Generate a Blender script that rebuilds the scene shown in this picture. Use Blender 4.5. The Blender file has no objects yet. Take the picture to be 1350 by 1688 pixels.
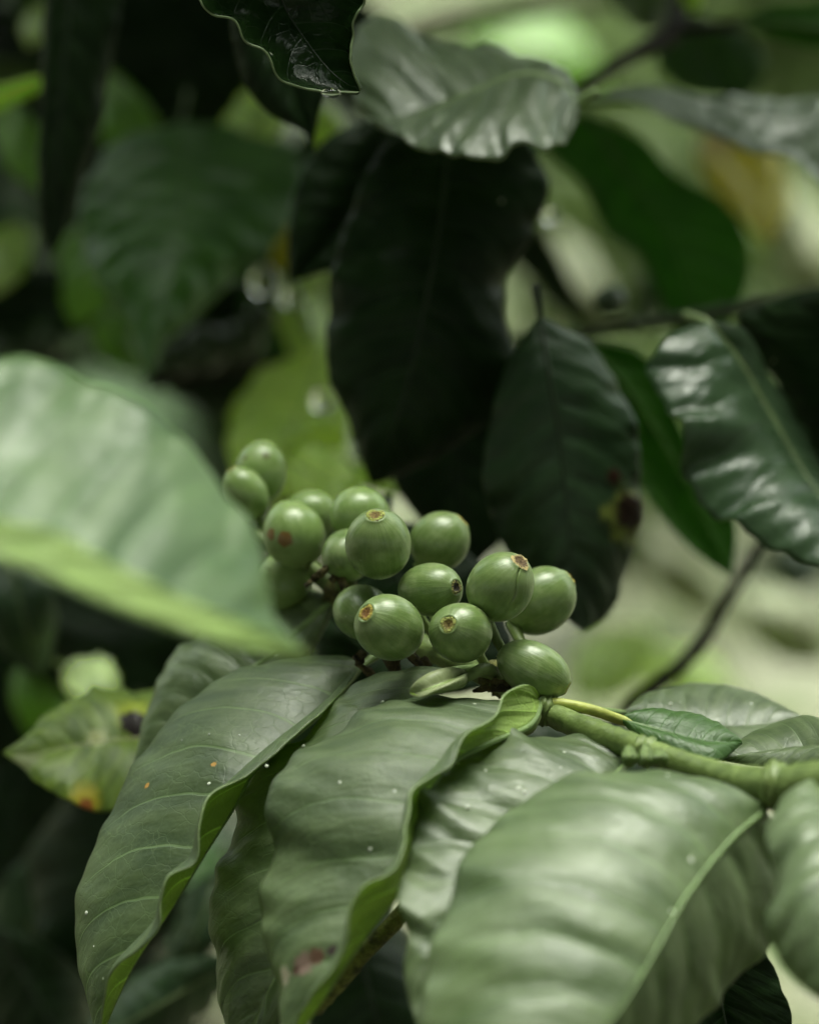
import bpy, math, random
import numpy as np
from mathutils import Vector, Matrix

random.seed(7)
rng = np.random.default_rng(7)
S = bpy.context.scene
COL = S.collection
R = math.radians

# ------------------------------------------------------------------ camera
LENS, SENS = 85.0, 24.0            # portrait frame: 24 mm wide, 30 mm high
F = 1350 * LENS / SENS             # focal length in pixels of the photograph
PITCH = R(12)
CAM = np.array([0.0, 0.0, 1.25])
FWD = np.array([0, math.cos(PITCH), -math.sin(PITCH)])
UPV = np.array([0, math.sin(PITCH), math.cos(PITCH)])
RGT = np.array([1.0, 0, 0])
cd = bpy.data.cameras.new('camera')
cam = bpy.data.objects.new('camera', cd)
COL.objects.link(cam)
cam.location = CAM
cam.rotation_euler = (R(90) - PITCH, 0, 0)
cd.sensor_fit = 'VERTICAL'
cd.sensor_height = SENS * 1688 / 1350
cd.sensor_width = SENS
cd.lens = LENS
cd.clip_start = 0.02
cd.clip_end = 500
cd.dof.use_dof = True
cd.dof.focus_distance = 0.606
cd.dof.aperture_fstop = 5.6
S.camera = cam

# ------------------------------------------------------------------ sky, sun, exposure
SUN_EL, SUN_AZ = R(74), R(12)       # azimuth measured from +Y towards +X
w = bpy.data.worlds.new('World')
S.world = w
w.use_nodes = True
nt = w.node_tree
nt.nodes.clear()
sky = nt.nodes.new('ShaderNodeTexSky')
sky.sky_type = 'NISHITA'
sky.sun_disc = False
sky.sun_elevation = SUN_EL
sky.sun_rotation = SUN_AZ
sky.air_density = 1.6
sky.dust_density = 6.0
hs = nt.nodes.new('ShaderNodeHueSaturation')      # overcast: nearly white cloud light
hs.inputs['Saturation'].default_value = 0.22
bg = nt.nodes.new('ShaderNodeBackground')
bg.inputs['Strength'].default_value = 0.15
ow = nt.nodes.new('ShaderNodeOutputWorld')
nt.links.new(sky.outputs[0], hs.inputs['Color'])
wb = nt.nodes.new('ShaderNodeMix')                # the photograph's warm-green white balance
wb.data_type = 'RGBA'; wb.blend_type = 'MULTIPLY'
wb.inputs[0].default_value = 1.0
wb.inputs[7].default_value = (0.91, 1.0, 0.86, 1)
nt.links.new(hs.outputs[0], wb.inputs[6])
nt.links.new(wb.outputs[2], bg.inputs[0])
nt.links.new(bg.outputs[0], ow.inputs[0])
sd = bpy.data.lights.new('sun', 'SUN')
sd.energy = 1.2
sd.angle = R(38)
sd.color = (1, 0.97, 0.88)
sun = bpy.data.objects.new('sun', sd)
COL.objects.link(sun)
to_sun = Vector((math.sin(SUN_AZ) * math.cos(SUN_EL), math.cos(SUN_AZ) * math.cos(SUN_EL), math.sin(SUN_EL)))
sun.rotation_euler = to_sun.to_track_quat('Z', 'Y').to_euler()
S.view_settings.view_transform = 'Standard'
S.view_settings.look = 'None'
S.view_settings.exposure = 1.48
S.view_settings.gamma = 1.0

# ------------------------------------------------------------------ helpers
def P(x, y, s):
    """pixel of the photograph + distance along the view axis -> world point"""
    return CAM + FWD * s + RGT * ((x - 675) / F * s) + UPV * ((844 - y) / F * s)

def project(v):
    d = v - CAM
    s = d @ FWD
    return 675 + (d @ RGT) / s * F, 844 - (d @ UPV) / s * F

def tag(o, label=None, cat=None, group=None, kind=None):
    if label: o['label'] = label
    if cat: o['category'] = cat
    if group: o['group'] = group
    if kind: o['kind'] = kind
    return o

def empty(name, loc, label=None, cat=None, group=None):
    o = bpy.data.objects.new(name, None)
    COL.objects.link(o)
    o.location = loc
    o.empty_display_size = 0.01
    return tag(o, label, cat, group)

def link(name, me, parent=None, loc=(0, 0, 0), rot=None):
    """loc is a world location; parents are never rotated or scaled unless built locally"""
    o = bpy.data.objects.new(name, me)
    COL.objects.link(o)
    if parent is not None:
        o.parent = parent
        base = np.array([0.0, 0, 0])
        p = parent
        while p is not None:
            base = base + np.array(p.location)
            p = p.parent
        o.location = np.array(loc) - base
    else:
        o.location = loc
    if rot is not None:
        o.rotation_mode = 'QUATERNION'
        o.rotation_quaternion = rot
    return o

def catmull(pts, n):
    """resample a polyline smoothly, uniform in chord length"""
    p = np.array(pts, float)
    if len(p) == 2:
        t = np.linspace(0, 1, n)[:, None]
        return p[0] * (1 - t) + p[1] * t
    q = np.vstack([2 * p[0] - p[1], p, 2 * p[-1] - p[-2]])
    out = []
    for i in range(1, len(q) - 2):
        t = np.linspace(0, 1, 24, endpoint=False)[:, None]
        a, b, c, d = q[i - 1], q[i], q[i + 1], q[i + 2]
        out.append(0.5 * ((2 * b) + (-a + c) * t + (2 * a - 5 * b + 4 * c - d) * t ** 2 + (-a + 3 * b - 3 * c + d) * t ** 3))
    out.append(p[-1:])
    o = np.vstack(out)
    l = np.concatenate([[0], np.cumsum(np.linalg.norm(np.diff(o, axis=0), axis=1))])
    tt = np.linspace(0, l[-1], n)
    return np.stack([np.interp(tt, l, o[:, k]) for k in range(o.shape[1])], 1)

def norm(v):
    return v / np.maximum(np.linalg.norm(v, axis=-1, keepdims=True), 1e-9)

def mesh(name, V, Fc, mats=(), midx=None, uv=None, smooth=True):
    me = bpy.data.meshes.new(name)
    me.from_pydata([tuple(v) for v in V], [], [tuple(f) for f in Fc])
    for m in mats: me.materials.append(m)
    if midx is not None: me.polygons.foreach_set('material_index', np.asarray(midx, np.int32))
    if uv is not None:
        l = me.uv_layers.new(name='UVMap')
        vi = np.empty(len(me.loops), np.int32)
        me.loops.foreach_get('vertex_index', vi)
        l.data.foreach_set('uv', np.asarray(uv, np.float32)[vi].ravel())
    if smooth: me.polygons.foreach_set('use_smooth', np.ones(len(me.polygons), bool))
    me.update()
    return me

def tube_mesh(name, pts, rad, mat, seg=10, n=None, bump=0.0, seed=0):
    """pts world points, rad list of radii at those points"""
    pts = np.array(pts, float)
    org = pts[0].copy()
    r = np.array(rad, float)
    if len(r) != len(pts): r = np.interp(np.linspace(0, 1, len(pts)), np.linspace(0, 1, len(r)), r)
    n = n or max(6, len(pts) * 5)
    A = catmull(np.hstack([pts - org, r[:, None]]), n)
    c, rr = A[:, :3], np.abs(A[:, 3])
    T = norm(np.gradient(c, axis=0))
    ref = np.array([0.13, 0.21, 0.97]) if abs(T[0][2]) < 0.9 else np.array([1.0, 0.1, 0])
    N = norm(np.cross(T, ref)); B = np.cross(T, N)
    g = np.random.default_rng(seed)
    th = np.linspace(0, 2 * np.pi, seg, endpoint=False)
    V = []
    for i in range(n):
        k = 1 + bump * g.standard_normal(seg)
        V.append(c[i] + rr[i] * k[:, None] * (np.cos(th)[:, None] * N[i] + np.sin(th)[:, None] * B[i]))
    V = np.vstack(V)
    Fc = [(i * seg + j, i * seg + (j + 1) % seg, (i + 1) * seg + (j + 1) % seg, (i + 1) * seg + j) for i in range(n - 1) for j in range(seg)]
    Fc.append(tuple(range(seg))[::-1]); Fc.append(tuple((n - 1) * seg + j for j in range(seg)))
    t = np.repeat(np.linspace(0, 1, n), seg)
    uv = np.stack([np.tile(np.linspace(0, 1, seg), n), t], 1)
    return mesh(name, V, Fc, [mat], uv=uv), org

def tube(name, pts, rad, mat, parent=None, **k):
    me, org = tube_mesh(name, pts, rad, mat, **k)
    return link(name, me, parent, org)

# ------------------------------------------------------------------ materials
class NB:
    def __init__(s, name):
        s.m = bpy.data.materials.new(name)
        s.m.use_nodes = True
        s.t = s.m.node_tree
        s.t.nodes.clear()
    def n(s, typ, ins=None, **props):
        nd = s.t.nodes.new(typ)
        for k, v in props.items(): setattr(nd, k, v)
        for k, v in (ins or {}).items():
            if hasattr(v, 'is_output') or isinstance(v, bpy.types.NodeSocket): s.t.links.new(v, nd.inputs[k])
            else: nd.inputs[k].default_value = v
        return nd
    def math(s, op, a, b=0.0, c=0.0, clamp=False):
        nd = s.n('ShaderNodeMath', {0: a, 1: b, 2: c}, operation=op); nd.use_clamp = clamp
        return nd.outputs[0]
    def ramp(s, x, a, b, lo=0.0, hi=1.0, smooth=True):
        nd = s.n('ShaderNodeMapRange', {0: x, 1: a, 2: b, 3: lo, 4: hi})
        nd.interpolation_type = 'SMOOTHSTEP' if smooth else 'LINEAR'
        return nd.outputs[0]
    def mix(s, f, a, b):
        nd = s.n('ShaderNodeMix', data_type='RGBA')
        for i, v in ((0, f), (6, a), (7, b)):
            if isinstance(v, bpy.types.NodeSocket): s.t.links.new(v, nd.inputs[i])
            else: nd.inputs[i].default_value = (tuple(v) + (1,)) if isinstance(v, tuple) and len(v) == 3 else v
        return nd.outputs[2]
    def noise(s, vec, scale, detail=3, rough=0.55, dist=0.0):
        return s.n('ShaderNodeTexNoise', {'Vector': vec, 'Scale': scale, 'Detail': detail, 'Roughness': rough, 'Distortion': dist}).outputs[0]

NV = 9.0     # pairs of side veins on a leaf
def leaf_mat(name, col, col2, under=False, rough=0.42, transl=0.22, tcol=None, vein=0.35, veincol=None,
             wet=0.0, dust=0.0, fleck=0.0, spots=(), net=1.0, spec=0.5, relief=1.0):
    b = NB(name)
    tc = b.n('ShaderNodeTexCoord')
    ob = tc.outputs['Object']
    sp = b.n('ShaderNodeSeparateXYZ', {0: tc.outputs['UV']})
    u, v = sp.outputs[0], sp.outputs[1]
    a = b.math('ABSOLUTE', b.math('MULTIPLY_ADD', u, 2.0, -1.0))
    side = b.math('GREATER_THAN', u, 0.5)
    wv = b.math('MULTIPLY', b.math('SUBTRACT', v, b.math('MULTIPLY_ADD', b.math('MULTIPLY', a, a), 0.07, b.math('MULTIPLY', a, 0.10))), NV)
    wv = b.math('MULTIPLY_ADD', side, 0.45, wv)
    wv = b.math('ADD', wv, b.math('MULTIPLY_ADD', b.noise(ob, 60, 2), 0.3, -0.15))
    fr = b.math('ABSOLUTE', b.math('SUBTRACT', b.math('FRACT', b.math('ADD', wv, 0.5)), 0.5))
    wid = b.math('MULTIPLY_ADD', a, -0.025, 0.042)
    vm = b.math('SUBTRACT', 1.0, b.ramp(b.math('DIVIDE', fr, wid), 0.25, 1.2))
    vm = b.math('MULTIPLY', vm, b.ramp(a, 1.0, 0.8))
    soft = b.math('SUBTRACT', 1.0, b.ramp(fr, 0.0, 0.3))
    # fine net of veins
    warp = b.n('ShaderNodeVectorMath', {0: ob, 1: b.n('ShaderNodeVectorMath', {0: b.n('ShaderNodeTexNoise', {'Vector': ob, 'Scale': 220.0}).outputs[1], 'Scale': 0.0035}, operation='SCALE').outputs[0]}, operation='ADD').outputs[0]
    vor = b.n('ShaderNodeTexVoronoi', {'Vector': warp, 'Scale': 230.0}, feature='DISTANCE_TO_EDGE').outputs[0]
    nv = b.math('SUBTRACT', 1.0, b.ramp(vor, 0.0, 0.05))
    vor2 = b.n('ShaderNodeTexVoronoi', {'Vector': warp, 'Scale': 700.0}, feature='DISTANCE_TO_EDGE').outputs[0]
    nv2 = b.math('SUBTRACT', 1.0, b.ramp(vor2, 0.0, 0.16))
    net_m = b.math('MULTIPLY', b.math('MULTIPLY', b.math('MULTIPLY_ADD', nv2, 0.35, nv), 0.42 * net), b.ramp(b.noise(ob, 50, 2), .35, .65))
    vc = veincol or tuple(min(1, c * 2.2 + 0.03) for c in col)
    big = b.noise(ob, 45, 6, 0.7)
    fine = b.noise(ob, 900, 3, 0.7)
    sv = b.n('ShaderNodeCombineXYZ', {0: b.math('MULTIPLY', wv, 1.7), 1: b.math('MULTIPLY_ADD', side, 9.0, b.math('MULTIPLY', a, 1.5)), 2: 0.0}).outputs[0]
    streak = b.noise(sv, 1.1, 3, 0.5, 0.3)
    c = b.mix(b.ramp(b.math('MULTIPLY_ADD', streak, 0.6, b.math('MULTIPLY', big, 0.4)), 0.36, 0.62), tuple(col), tuple(col2))
    c = b.mix(b.math('MULTIPLY_ADD', fine, 0.35, -0.05, clamp=True), c, tuple(x * 0.62 for x in col))
    c = b.mix(b.math('MULTIPLY', net_m, vein, clamp=True), c, vc)
    c = b.mix(b.math('MULTIPLY', vm, vein, clamp=True), c, vc)
    rgh = b.math('MULTIPLY_ADD', b.noise(ob, 55, 5, 0.65), 0.5, rough - 0.25)
    rgh = b.math('MULTIPLY_ADD', b.math('MAXIMUM', nv, vm), 0.06, rgh)
    if dust:
        dv = b.n('ShaderNodeTexVoronoi', {'Vector': ob, 'Scale': 150.0})
        dm = b.math('MULTIPLY', b.math('SUBTRACT', 1.0, b.ramp(dv.outputs['Distance'], 0.05, 0.09)),
                    b.math('GREATER_THAN', b.n('ShaderNodeSeparateColor', {0: dv.outputs['Color']}).outputs[0], 1 - dust))
        c = b.mix(dm, c, (0.55, 0.58, 0.5))
    if fleck:
        dv = b.n('ShaderNodeTexVoronoi', {'Vector': warp, 'Scale': 60.0})
        dm = b.math('MULTIPLY', b.math('SUBTRACT', 1.0, b.ramp(dv.outputs['Distance'], 0.08, 0.14)),
                    b.math('GREATER_THAN', b.n('ShaderNodeSeparateColor', {0: dv.outputs['Color']}).outputs[0], 1 - fleck))
        c = b.mix(dm, c, (0.25, 0.14, 0.05))
    for (loc, r, sc, softn) in spots:
        d = b.n('ShaderNodeVectorMath', {0: ob, 1: tuple(loc)}, operation='DISTANCE').outputs['Value']
        d = b.math('MULTIPLY', d, b.math('MULTIPLY_ADD', b.noise(ob, 1.6 / r, 4, 0.7), 1.6, 0.2))
        m = b.math('SUBTRACT', 1.0, b.ramp(d, r * (1 - softn), r * (1 + softn)))
        c = b.mix(m, c, tuple(sc))
    # relief: pillowed between side veins, fine net sunk
    h = b.math('MULTIPLY', soft, (0.7 if under else -0.3) * relief)
    h = b.math('ADD', h, b.math('MULTIPLY', b.math('ADD', nv, b.math('MULTIPLY', vm, 2.0)), 0.22 if under else -0.05))
    h = b.math('ADD', h, b.math('MULTIPLY', b.noise(ob, 130, 3), 0.9))
    h = b.math('ADD', h, b.math('MULTIPLY', streak, 1.7 * relief))
    h = b.math('ADD', h, b.math('MULTIPLY', b.noise(ob, 1500, 2), 0.05))
    bp = b.n('ShaderNodeBump', {'Height': h, 'Strength': 0.55, 'Distance': 0.0009})
    if wet:
        wm = b.ramp(b.noise(ob, 45, 3, 0.5, 1.0), 0.5, 0.56)
        wk = b.math('MULTIPLY', wm, wet)
        rgh = b.math('ADD', b.math('MULTIPLY', rgh, b.math('SUBTRACT', 1.0, wk)), b.math('MULTIPLY', wk, 0.07))
    pr = b.n('ShaderNodeBsdfPrincipled', {'Base Color': c, 'Roughness': rgh, 'Normal': bp.outputs[0], 'Specular IOR Level': spec})
    hsn = b.n('ShaderNodeHueSaturation', {'Color': c, 'Value': 4.2 if not under else 2.2, 'Saturation': 1.15, 'Hue': 0.485})
    tr = b.n('ShaderNodeBsdfTranslucent', {'Color': hsn.outputs[0] if tcol is None else tuple(tcol) + (1,), 'Normal': bp.outputs[0]})
    mx = b.n('ShaderNodeMixShader', {0: transl, 1: pr.outputs[0], 2: tr.outputs[0]})
    b.n('ShaderNodeOutputMaterial', {0: mx.outputs[0]})
    return b.m

# kinds of leaf: (upper side, underside, rim, midrib)
KIND = {
    'forefront': dict(top=dict(col=(.085, .132, .048), col2=(.165, .215, .110), spec=.95), und=dict(col=(.24, .36, .10), col2=(.32, .44, .14)), rim=(.4, .5, .22), rib=(.18, .28, .10)),
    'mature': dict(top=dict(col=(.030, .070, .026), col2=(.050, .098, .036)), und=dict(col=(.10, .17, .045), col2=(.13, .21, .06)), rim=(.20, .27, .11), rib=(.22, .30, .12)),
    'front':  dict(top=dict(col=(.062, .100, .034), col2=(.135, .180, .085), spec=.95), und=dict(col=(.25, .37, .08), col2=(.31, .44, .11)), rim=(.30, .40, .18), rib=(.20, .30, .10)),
    'dark':   dict(top=dict(col=(.009, .024, .006), col2=(.017, .042, .010), spec=.22), und=dict(col=(.014, .036, .009), col2=(.022, .052, .012)), rim=(.04, .07, .025), rib=(.025, .045, .018)),  # shade on the hanging leaves is put into this near-black colour
    'green':  dict(top=dict(col=(.034, .10, .014), col2=(.055, .14, .022)), und=dict(col=(.042, .13, .014), col2=(.06, .17, .02)), rim=(.08, .17, .04), rib=(.12, .2, .06)),
    'young':  dict(top=dict(col=(.26, .38, .06), col2=(.36, .48, .10), transl=.35), und=dict(col=(.30, .44, .08), col2=(.38, .52, .11), transl=.35), rim=(.3, .42, .1), rib=(.3, .42, .12)),  # young leaves; also carries backlit glow put into the colour
    'sick':   dict(top=dict(col=(.085, .14, .024), col2=(.18, .26, .04)), und=dict(col=(.12, .17, .03), col2=(.2, .25, .05)), rim=(.2, .22, .08), rib=(.34, .36, .16)),
    'yellow': dict(top=dict(col=(.72, .66, .02), col2=(.78, .74, .05), transl=.45, tcol=(.8, .75, .05)), und=dict(col=(.7, .65, .03), col2=(.78, .74, .05), transl=.45, tcol=(.8, .75, .05)), rim=(.4, .3, .05), rib=(.5, .4, .1)),
}
SIMPLE = {}
def simple_mat(name, col, rough=0.5, var=0.25, scale=120.0, bump=0.3, dist=0.0008, spec=0.5, col2=None, transl=0.0):
    key = (name, tuple(col))
    if key in SIMPLE: return SIMPLE[key]
    b = NB(name)
    ob = b.n('ShaderNodeTexCoord').outputs['Object']
    nz = b.noise(ob, scale, 4, 0.62)
    c = b.mix(b.ramp(nz, 0.3, 0.7), tuple(x * (1 - var) for x in col), tuple(col2) if col2 else tuple(min(1, x * (1 + var)) for x in col))
    bp = b.n('ShaderNodeBump', {'Height': b.noise(ob, scale * 3, 4, 0.6), 'Strength': bump, 'Distance': dist})
    pr = b.n('ShaderNodeBsdfPrincipled', {'Base Color': c, 'Roughness': rough, 'Normal': bp.outputs[0], 'Specular IOR Level': spec})
    out = pr.outputs[0]
    if transl:
        tr = b.n('ShaderNodeBsdfTranslucent', {'Color': c})
        out = b.n('ShaderNodeMixShader', {0: transl, 1: out, 2: tr.outputs[0]}).outputs[0]
    b.n('ShaderNodeOutputMaterial', {0: out})
    SIMPLE[key] = b.m
    return b.m

MC = {}
def kind_mats(kind, spots=(), **ov):
    key = (kind, tuple(sorted(ov.items())))
    if not spots and key in MC: return MC[key]
    k = KIND[kind]
    dt = dict(k['top']); dt.update(ov)
    top = leaf_mat('leaf_top_' + kind, spots=spots, **dt)
    ou = {a: c for a, c in ov.items() if a in ('transl', 'relief')}
    und = leaf_mat('leaf_under_' + kind, under=True, rough=0.55, vein=0.5, spots=spots, spec=0.3, **dict(k['und'], **ou))
    rim = simple_mat('leaf_rim', k['rim'], 0.5, 0.2, 300, transl=0.2)
    rib = simple_mat('leaf_midrib', k['rib'], 0.45, 0.15, 200, transl=0.1)
    r = (top, und, rim, rib)
    if not spots: MC[key] = r
    return r

# ------------------------------------------------------------------ leaves
def ribbon_pts(lst, ds, n):
    a = np.array(lst, float)
    w = np.array([P(*p) for p in a])
    c = catmull(w, n)
    if ds:
        t = np.linspace(0, 1, n)[:, None]
        c = c + (c - CAM) / np.linalg.norm(c - CAM, axis=1)[:, None] * ds * np.minimum(1, t * 4)
    return c

def build_leaf(L, M, Rr, kind='mature', parent=None, name='leaf', face=1, bulge=(0.003, 0.002), ripple=0.0007, wav=0.0010,
               n=96, m=22, ds=0.0, seed=0, spots=(), label=None, rib=0.0008, petiole=None, thick=0.0004, rimc=None, **ov):
    g = np.random.default_rng(seed + 11)
    l, c, r = (ribbon_pts(q, ds, n) for q in (L, M, Rr))
    org = c[0].copy()
    A = np.linspace(0, 1, m + 1)
    a = np.concatenate([-A[::-1], A[1:]])                 # -1 left edge .. 1 right edge
    aa = np.abs(a)[None, :, None]
    lft = (a < 0)[None, :, None]
    edge = np.where(lft, l[:, None, :], r[:, None, :])
    mid = c[:, None, :]
    G = mid * (1 - aa) + edge * aa
    # top-side sign from the left half
    def normals(G):
        dv = np.gradient(G, axis=0)
        du = np.gradient(G, axis=1)
        return norm(np.cross(du, dv))
    N0 = normals(G)
    k = n // 2
    view = norm(CAM - G)
    sgn = np.sign((N0[n // 5: -n // 5, : m - 1] * view[n // 5: -n // 5, : m - 1]).sum()) * face
    def half_normal():
        # smooth normal of each flat half
        T = norm(np.gradient(c, axis=0))
        nl = norm(np.cross(c - l, T)); nr = norm(np.cross(r - c, T))
        return sgn * nl, sgn * nr
    nl, nr = half_normal()
    for q in (nl, nr):
        q[0] = q[min(3, n - 1)]; q[-1] = q[-4]
    HN = np.where(lft, nl[:, None, :], nr[:, None, :])
    V_ = np.linspace(0, 1, n)[:, None]
    au = np.abs(a)[None, :]
    env = np.sin(np.pi * np.clip(V_, 0, 1)) ** 0.5
    bl = np.where(a[None, :] < 0, bulge[0], bulge[1]) * 4 * au * (1 - au) * env
    width = np.where(a[None, :] < 0, np.linalg.norm(l - c, axis=1)[:, None], np.linalg.norm(r - c, axis=1)[:, None])
    wsc = np.clip(width / 0.026, 0, 1) ** 1.2
    w_ = NV * (V_ - 0.10 * au - 0.07 * au ** 2) + 0.45 * (a[None, :] > 0)
    jit = 0.18 * np.sin(2.3 * V_ * 6 + g.uniform(0, 6)) * np.ones_like(au)
    amp = 0.45 + 0.55 * np.sin(V_ * 9 + a[None, :] * 2.2 + g.uniform(0, 6)) ** 2
    pill = (np.abs(np.sin(np.pi * (w_ + jit))) ** 1.0 - 0.6) * amp * 0.62
    rp = ripple * pill * wsc * np.minimum(1, au * 5) * (1 - au ** 3)
    ph = g.uniform(0, 6.28, 4)
    wa = wav * au ** 3 * wsc * (np.sin(2 * np.pi * V_ * 4.1 + ph[0] + (a[None, :] > 0) * 2) + 0.6 * np.sin(2 * np.pi * V_ * 8.3 + ph[1]) + 0.35 * np.sin(2 * np.pi * V_ * 15.7 + ph[2]))
    wb = wav * 0.8 * wsc * np.sin(2 * np.pi * V_ * 2.2 + 3 * a[None, :] + ph[3]) * au
    G = G + HN * (bl + rp + wa + wb)[:, :, None]
    Nn = sgn * normals(G)
    th = thick
    top = G - org
    bot = G - Nn * th - org
    q = 2 * m + 1
    V = np.vstack([top.reshape(-1, 3), bot.reshape(-1, 3)])
    off = n * q
    i, j = np.meshgrid(np.arange(n - 1), np.arange(q - 1), indexing='ij')
    i, j = i.ravel(), j.ravel()
    f = np.stack([i * q + j, i * q + j + 1, (i + 1) * q + j + 1, (i + 1) * q + j], 1)
    if sgn < 0: f = f[:, ::-1]
    # sgn>0 : N = du x dv ; face order (i,j)->(i,j+1)->(i+1,j+1): normal = du x dv
    fb = f[:, ::-1] + off
    rim = []
    for i2 in range(n - 1):
        for j2, fl in ((0, 1), (q - 1, -1)):
            a0, a1 = i2 * q + j2, (i2 + 1) * q + j2
            fc = (a0, a1, a1 + off, a0 + off)
            rim.append(fc if fl * sgn > 0 else fc[::-1])
    rim = np.array(rim)
    Fc = np.vstack([f, fb, rim])
    mi = np.concatenate([np.zeros(len(f)), np.ones(len(fb)), np.full(len(rim), 2)]).astype(int)
    uu = np.tile((a + 1) / 2, n); vv = np.repeat(np.linspace(0, 1, n), q)
    uv = np.stack([uu, vv], 1); uv = np.vstack([uv, uv])
    sp = []
    if spots:
        W = (top + org).reshape(-1, 3)
        D = W - CAM
        s_ = D @ FWD
        px = 675 + (D @ RGT) / s_ * F; py = 844 - (D @ UPV) / s_ * F
        for (x, y, rad, sc, sf) in spots:
            kx = np.argmin((px - x) ** 2 + (py - y) ** 2)
            sp.append((tuple(top.reshape(-1, 3)[kx]), rad / F * s_[kx], sc, sf))
    mats = kind_mats(kind, spots=tuple(sp), **ov)
    if rimc: mats = (mats[0], mats[1], simple_mat('leaf_rim', rimc, .5, .2, 300, transl=.2), mats[3])
    me = mesh(name, V, Fc, mats[:3], mi, uv)
    o = link(name, me, parent, org)
    if label: o['label'] = label
    # midrib: a raised tapering cord through the blade, running on as the petiole
    rp_ = c[:: max(1, n // 24)] - norm(Nn[:: max(1, n // 24), m]) * rib * 0.25
    pts = list(rp_)
    rr = list(np.linspace(rib, rib * 0.25, len(pts)))
    if petiole is not None:
        pp = [P(*x) for x in petiole]
        pts = pp + pts; rr = [rib * 1.5] * len(pp) + rr
    tube('midrib', pts, rr, mats[3], o, seg=7, n=len(pts) * 2)
    return o

def leaf_thing(label, L, M, Rr, name='coffee_leaf', group=None, **k):
    o = build_leaf(L, M, Rr, name=name, **k)
    tag(o, label, 'leaf', group)
    return o

# ------------------------------------------------------------------ ground and far background
def ground():
    n = 90
    xs = np.linspace(-60, 60, n); ys = np.concatenate([np.linspace(-40, 0, 12, endpoint=False), np.geomspace(0.5, 90.5, n - 12) - 0.5])
    X, Y = np.meshgrid(xs, ys)
    Z = 0.10 * np.sin(X * 0.9 + 1.3 * np.sin(Y * 0.5)) + 0.12 * np.sin(Y * 0.8 + X * 0.4) + 0.03 * rng.standard_normal(X.shape)
    Z += np.clip(Y - 12, 0, None) * 0.35
    V = np.stack([X, Y, Z - 0.12], -1).reshape(-1, 3)
    nx, ny = len(xs), len(ys)
    Fc = [(i * nx + j, i * nx + j + 1, (i + 1) * nx + j + 1, (i + 1) * nx + j) for i in range(ny - 1) for j in range(nx - 1)]
    b = NB('grassy_ground')
    ob = b.n('ShaderNodeTexCoord').outputs['Object']
    c = b.mix(b.ramp(b.noise(ob, 3.2, 4, 0.6, 0.6), 0.40, 0.60), (.085, .11, .04), (.19, .175, .12))
    c = b.mix(b.ramp(b.noise(ob, 7.5, 3, 0.6), 0.52, 0.62), c, (.07, .11, .03))
    c = b.mix(b.ramp(b.noise(ob, 5.1, 2, 0.5), 0.56, 0.66), c, (.24, .24, .18))
    yy = b.n('ShaderNodeSeparateXYZ', {0: ob}).outputs[1]
    shaded_soil = b.mix(b.noise(ob, 9, 4), (.022, .020, .012), (.05, .04, .022))  # dark earth under the shrubs, their shade also put into its colour
    c = b.mix(b.ramp(b.math('ADD', yy, b.math('MULTIPLY', b.noise(ob, 2, 3), 1.2)), 2.6, 3.8), shaded_soil, c)
    pr = b.n('ShaderNodeBsdfPrincipled', {'Base Color': c, 'Roughness': 0.9, 'Normal': b.n('ShaderNodeBump', {'Height': b.noise(ob, 60, 4), 'Strength': 0.8, 'Distance': 0.02}).outputs[0]})
    b.n('ShaderNodeOutputMaterial', {0: pr.outputs[0]})
    o = link('ground', mesh('ground', V, Fc, [b.m]))
    tag(o, kind='structure')
ground()

# a shared low-cost leaf for shrubs: unit length along +Y, top side +Z
def generic_leaf(kind, seed, nl=13, m=4, droop=0.25, w=0.19):
    g = np.random.default_rng(seed)
    t = np.linspace(0, 1, nl)
    wd = w * np.sin(np.pi * t ** 0.85) ** 0.8 * (1 - 0.3 * t)
    wd[0] = 0.008; wd[-1] = 0.002
    a = np.linspace(-1, 1, 2 * m + 1)
    T, Aa = np.meshgrid(t, a, indexing='ij')
    X = wd[:, None] * Aa
    Y = T * 0.97
    Z = -droop * T ** 2 + 0.35 * np.abs(X) + 0.012 * np.sin(T * 25 + g.uniform(0, 6)) * np.abs(Aa) + 0.008 * np.abs(np.sin(np.pi * 9 * (T - .15 * abs(Aa))))
    V = np.stack([X, Y, Z], -1).reshape(-1, 3)
    V2 = V - np.array([0, 0, 0.003])
    q = 2 * m + 1; off = nl * q
    f = [(i * q + j, i * q + j + 1, (i + 1) * q + j + 1, (i + 1) * q + j) for i in range(nl - 1) for j in range(q - 1)]
    fb = [tuple(x + off for x in k[::-1]) for k in f]
    uv = np.stack([(Aa.ravel() + 1) / 2, T.ravel()], 1)
    mats = kind_mats(kind)
    mi = [0] * len(f) + [1] * len(fb)
    return mesh('leaf', np.vstack([V, V2]), f + fb, mats[:2], mi, np.vstack([uv, uv]))
GL = {k: [generic_leaf(k, i, droop=d) for i, d in enumerate((.15, .3, .5))] for k in ('dark', 'mature', 'green', 'young')}
bark = simple_mat('shrub_bark', (.11, .09, .055), 0.8, 0.4, 90, 0.6, col2=(.20, .18, .11))
twig_m = simple_mat('green_twig', (.035, .05, .016), 0.7, 0.35, 160)
dark_twig = simple_mat('brown_twig', (.018, .015, .009), 0.85, 0.4, 160)

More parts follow.
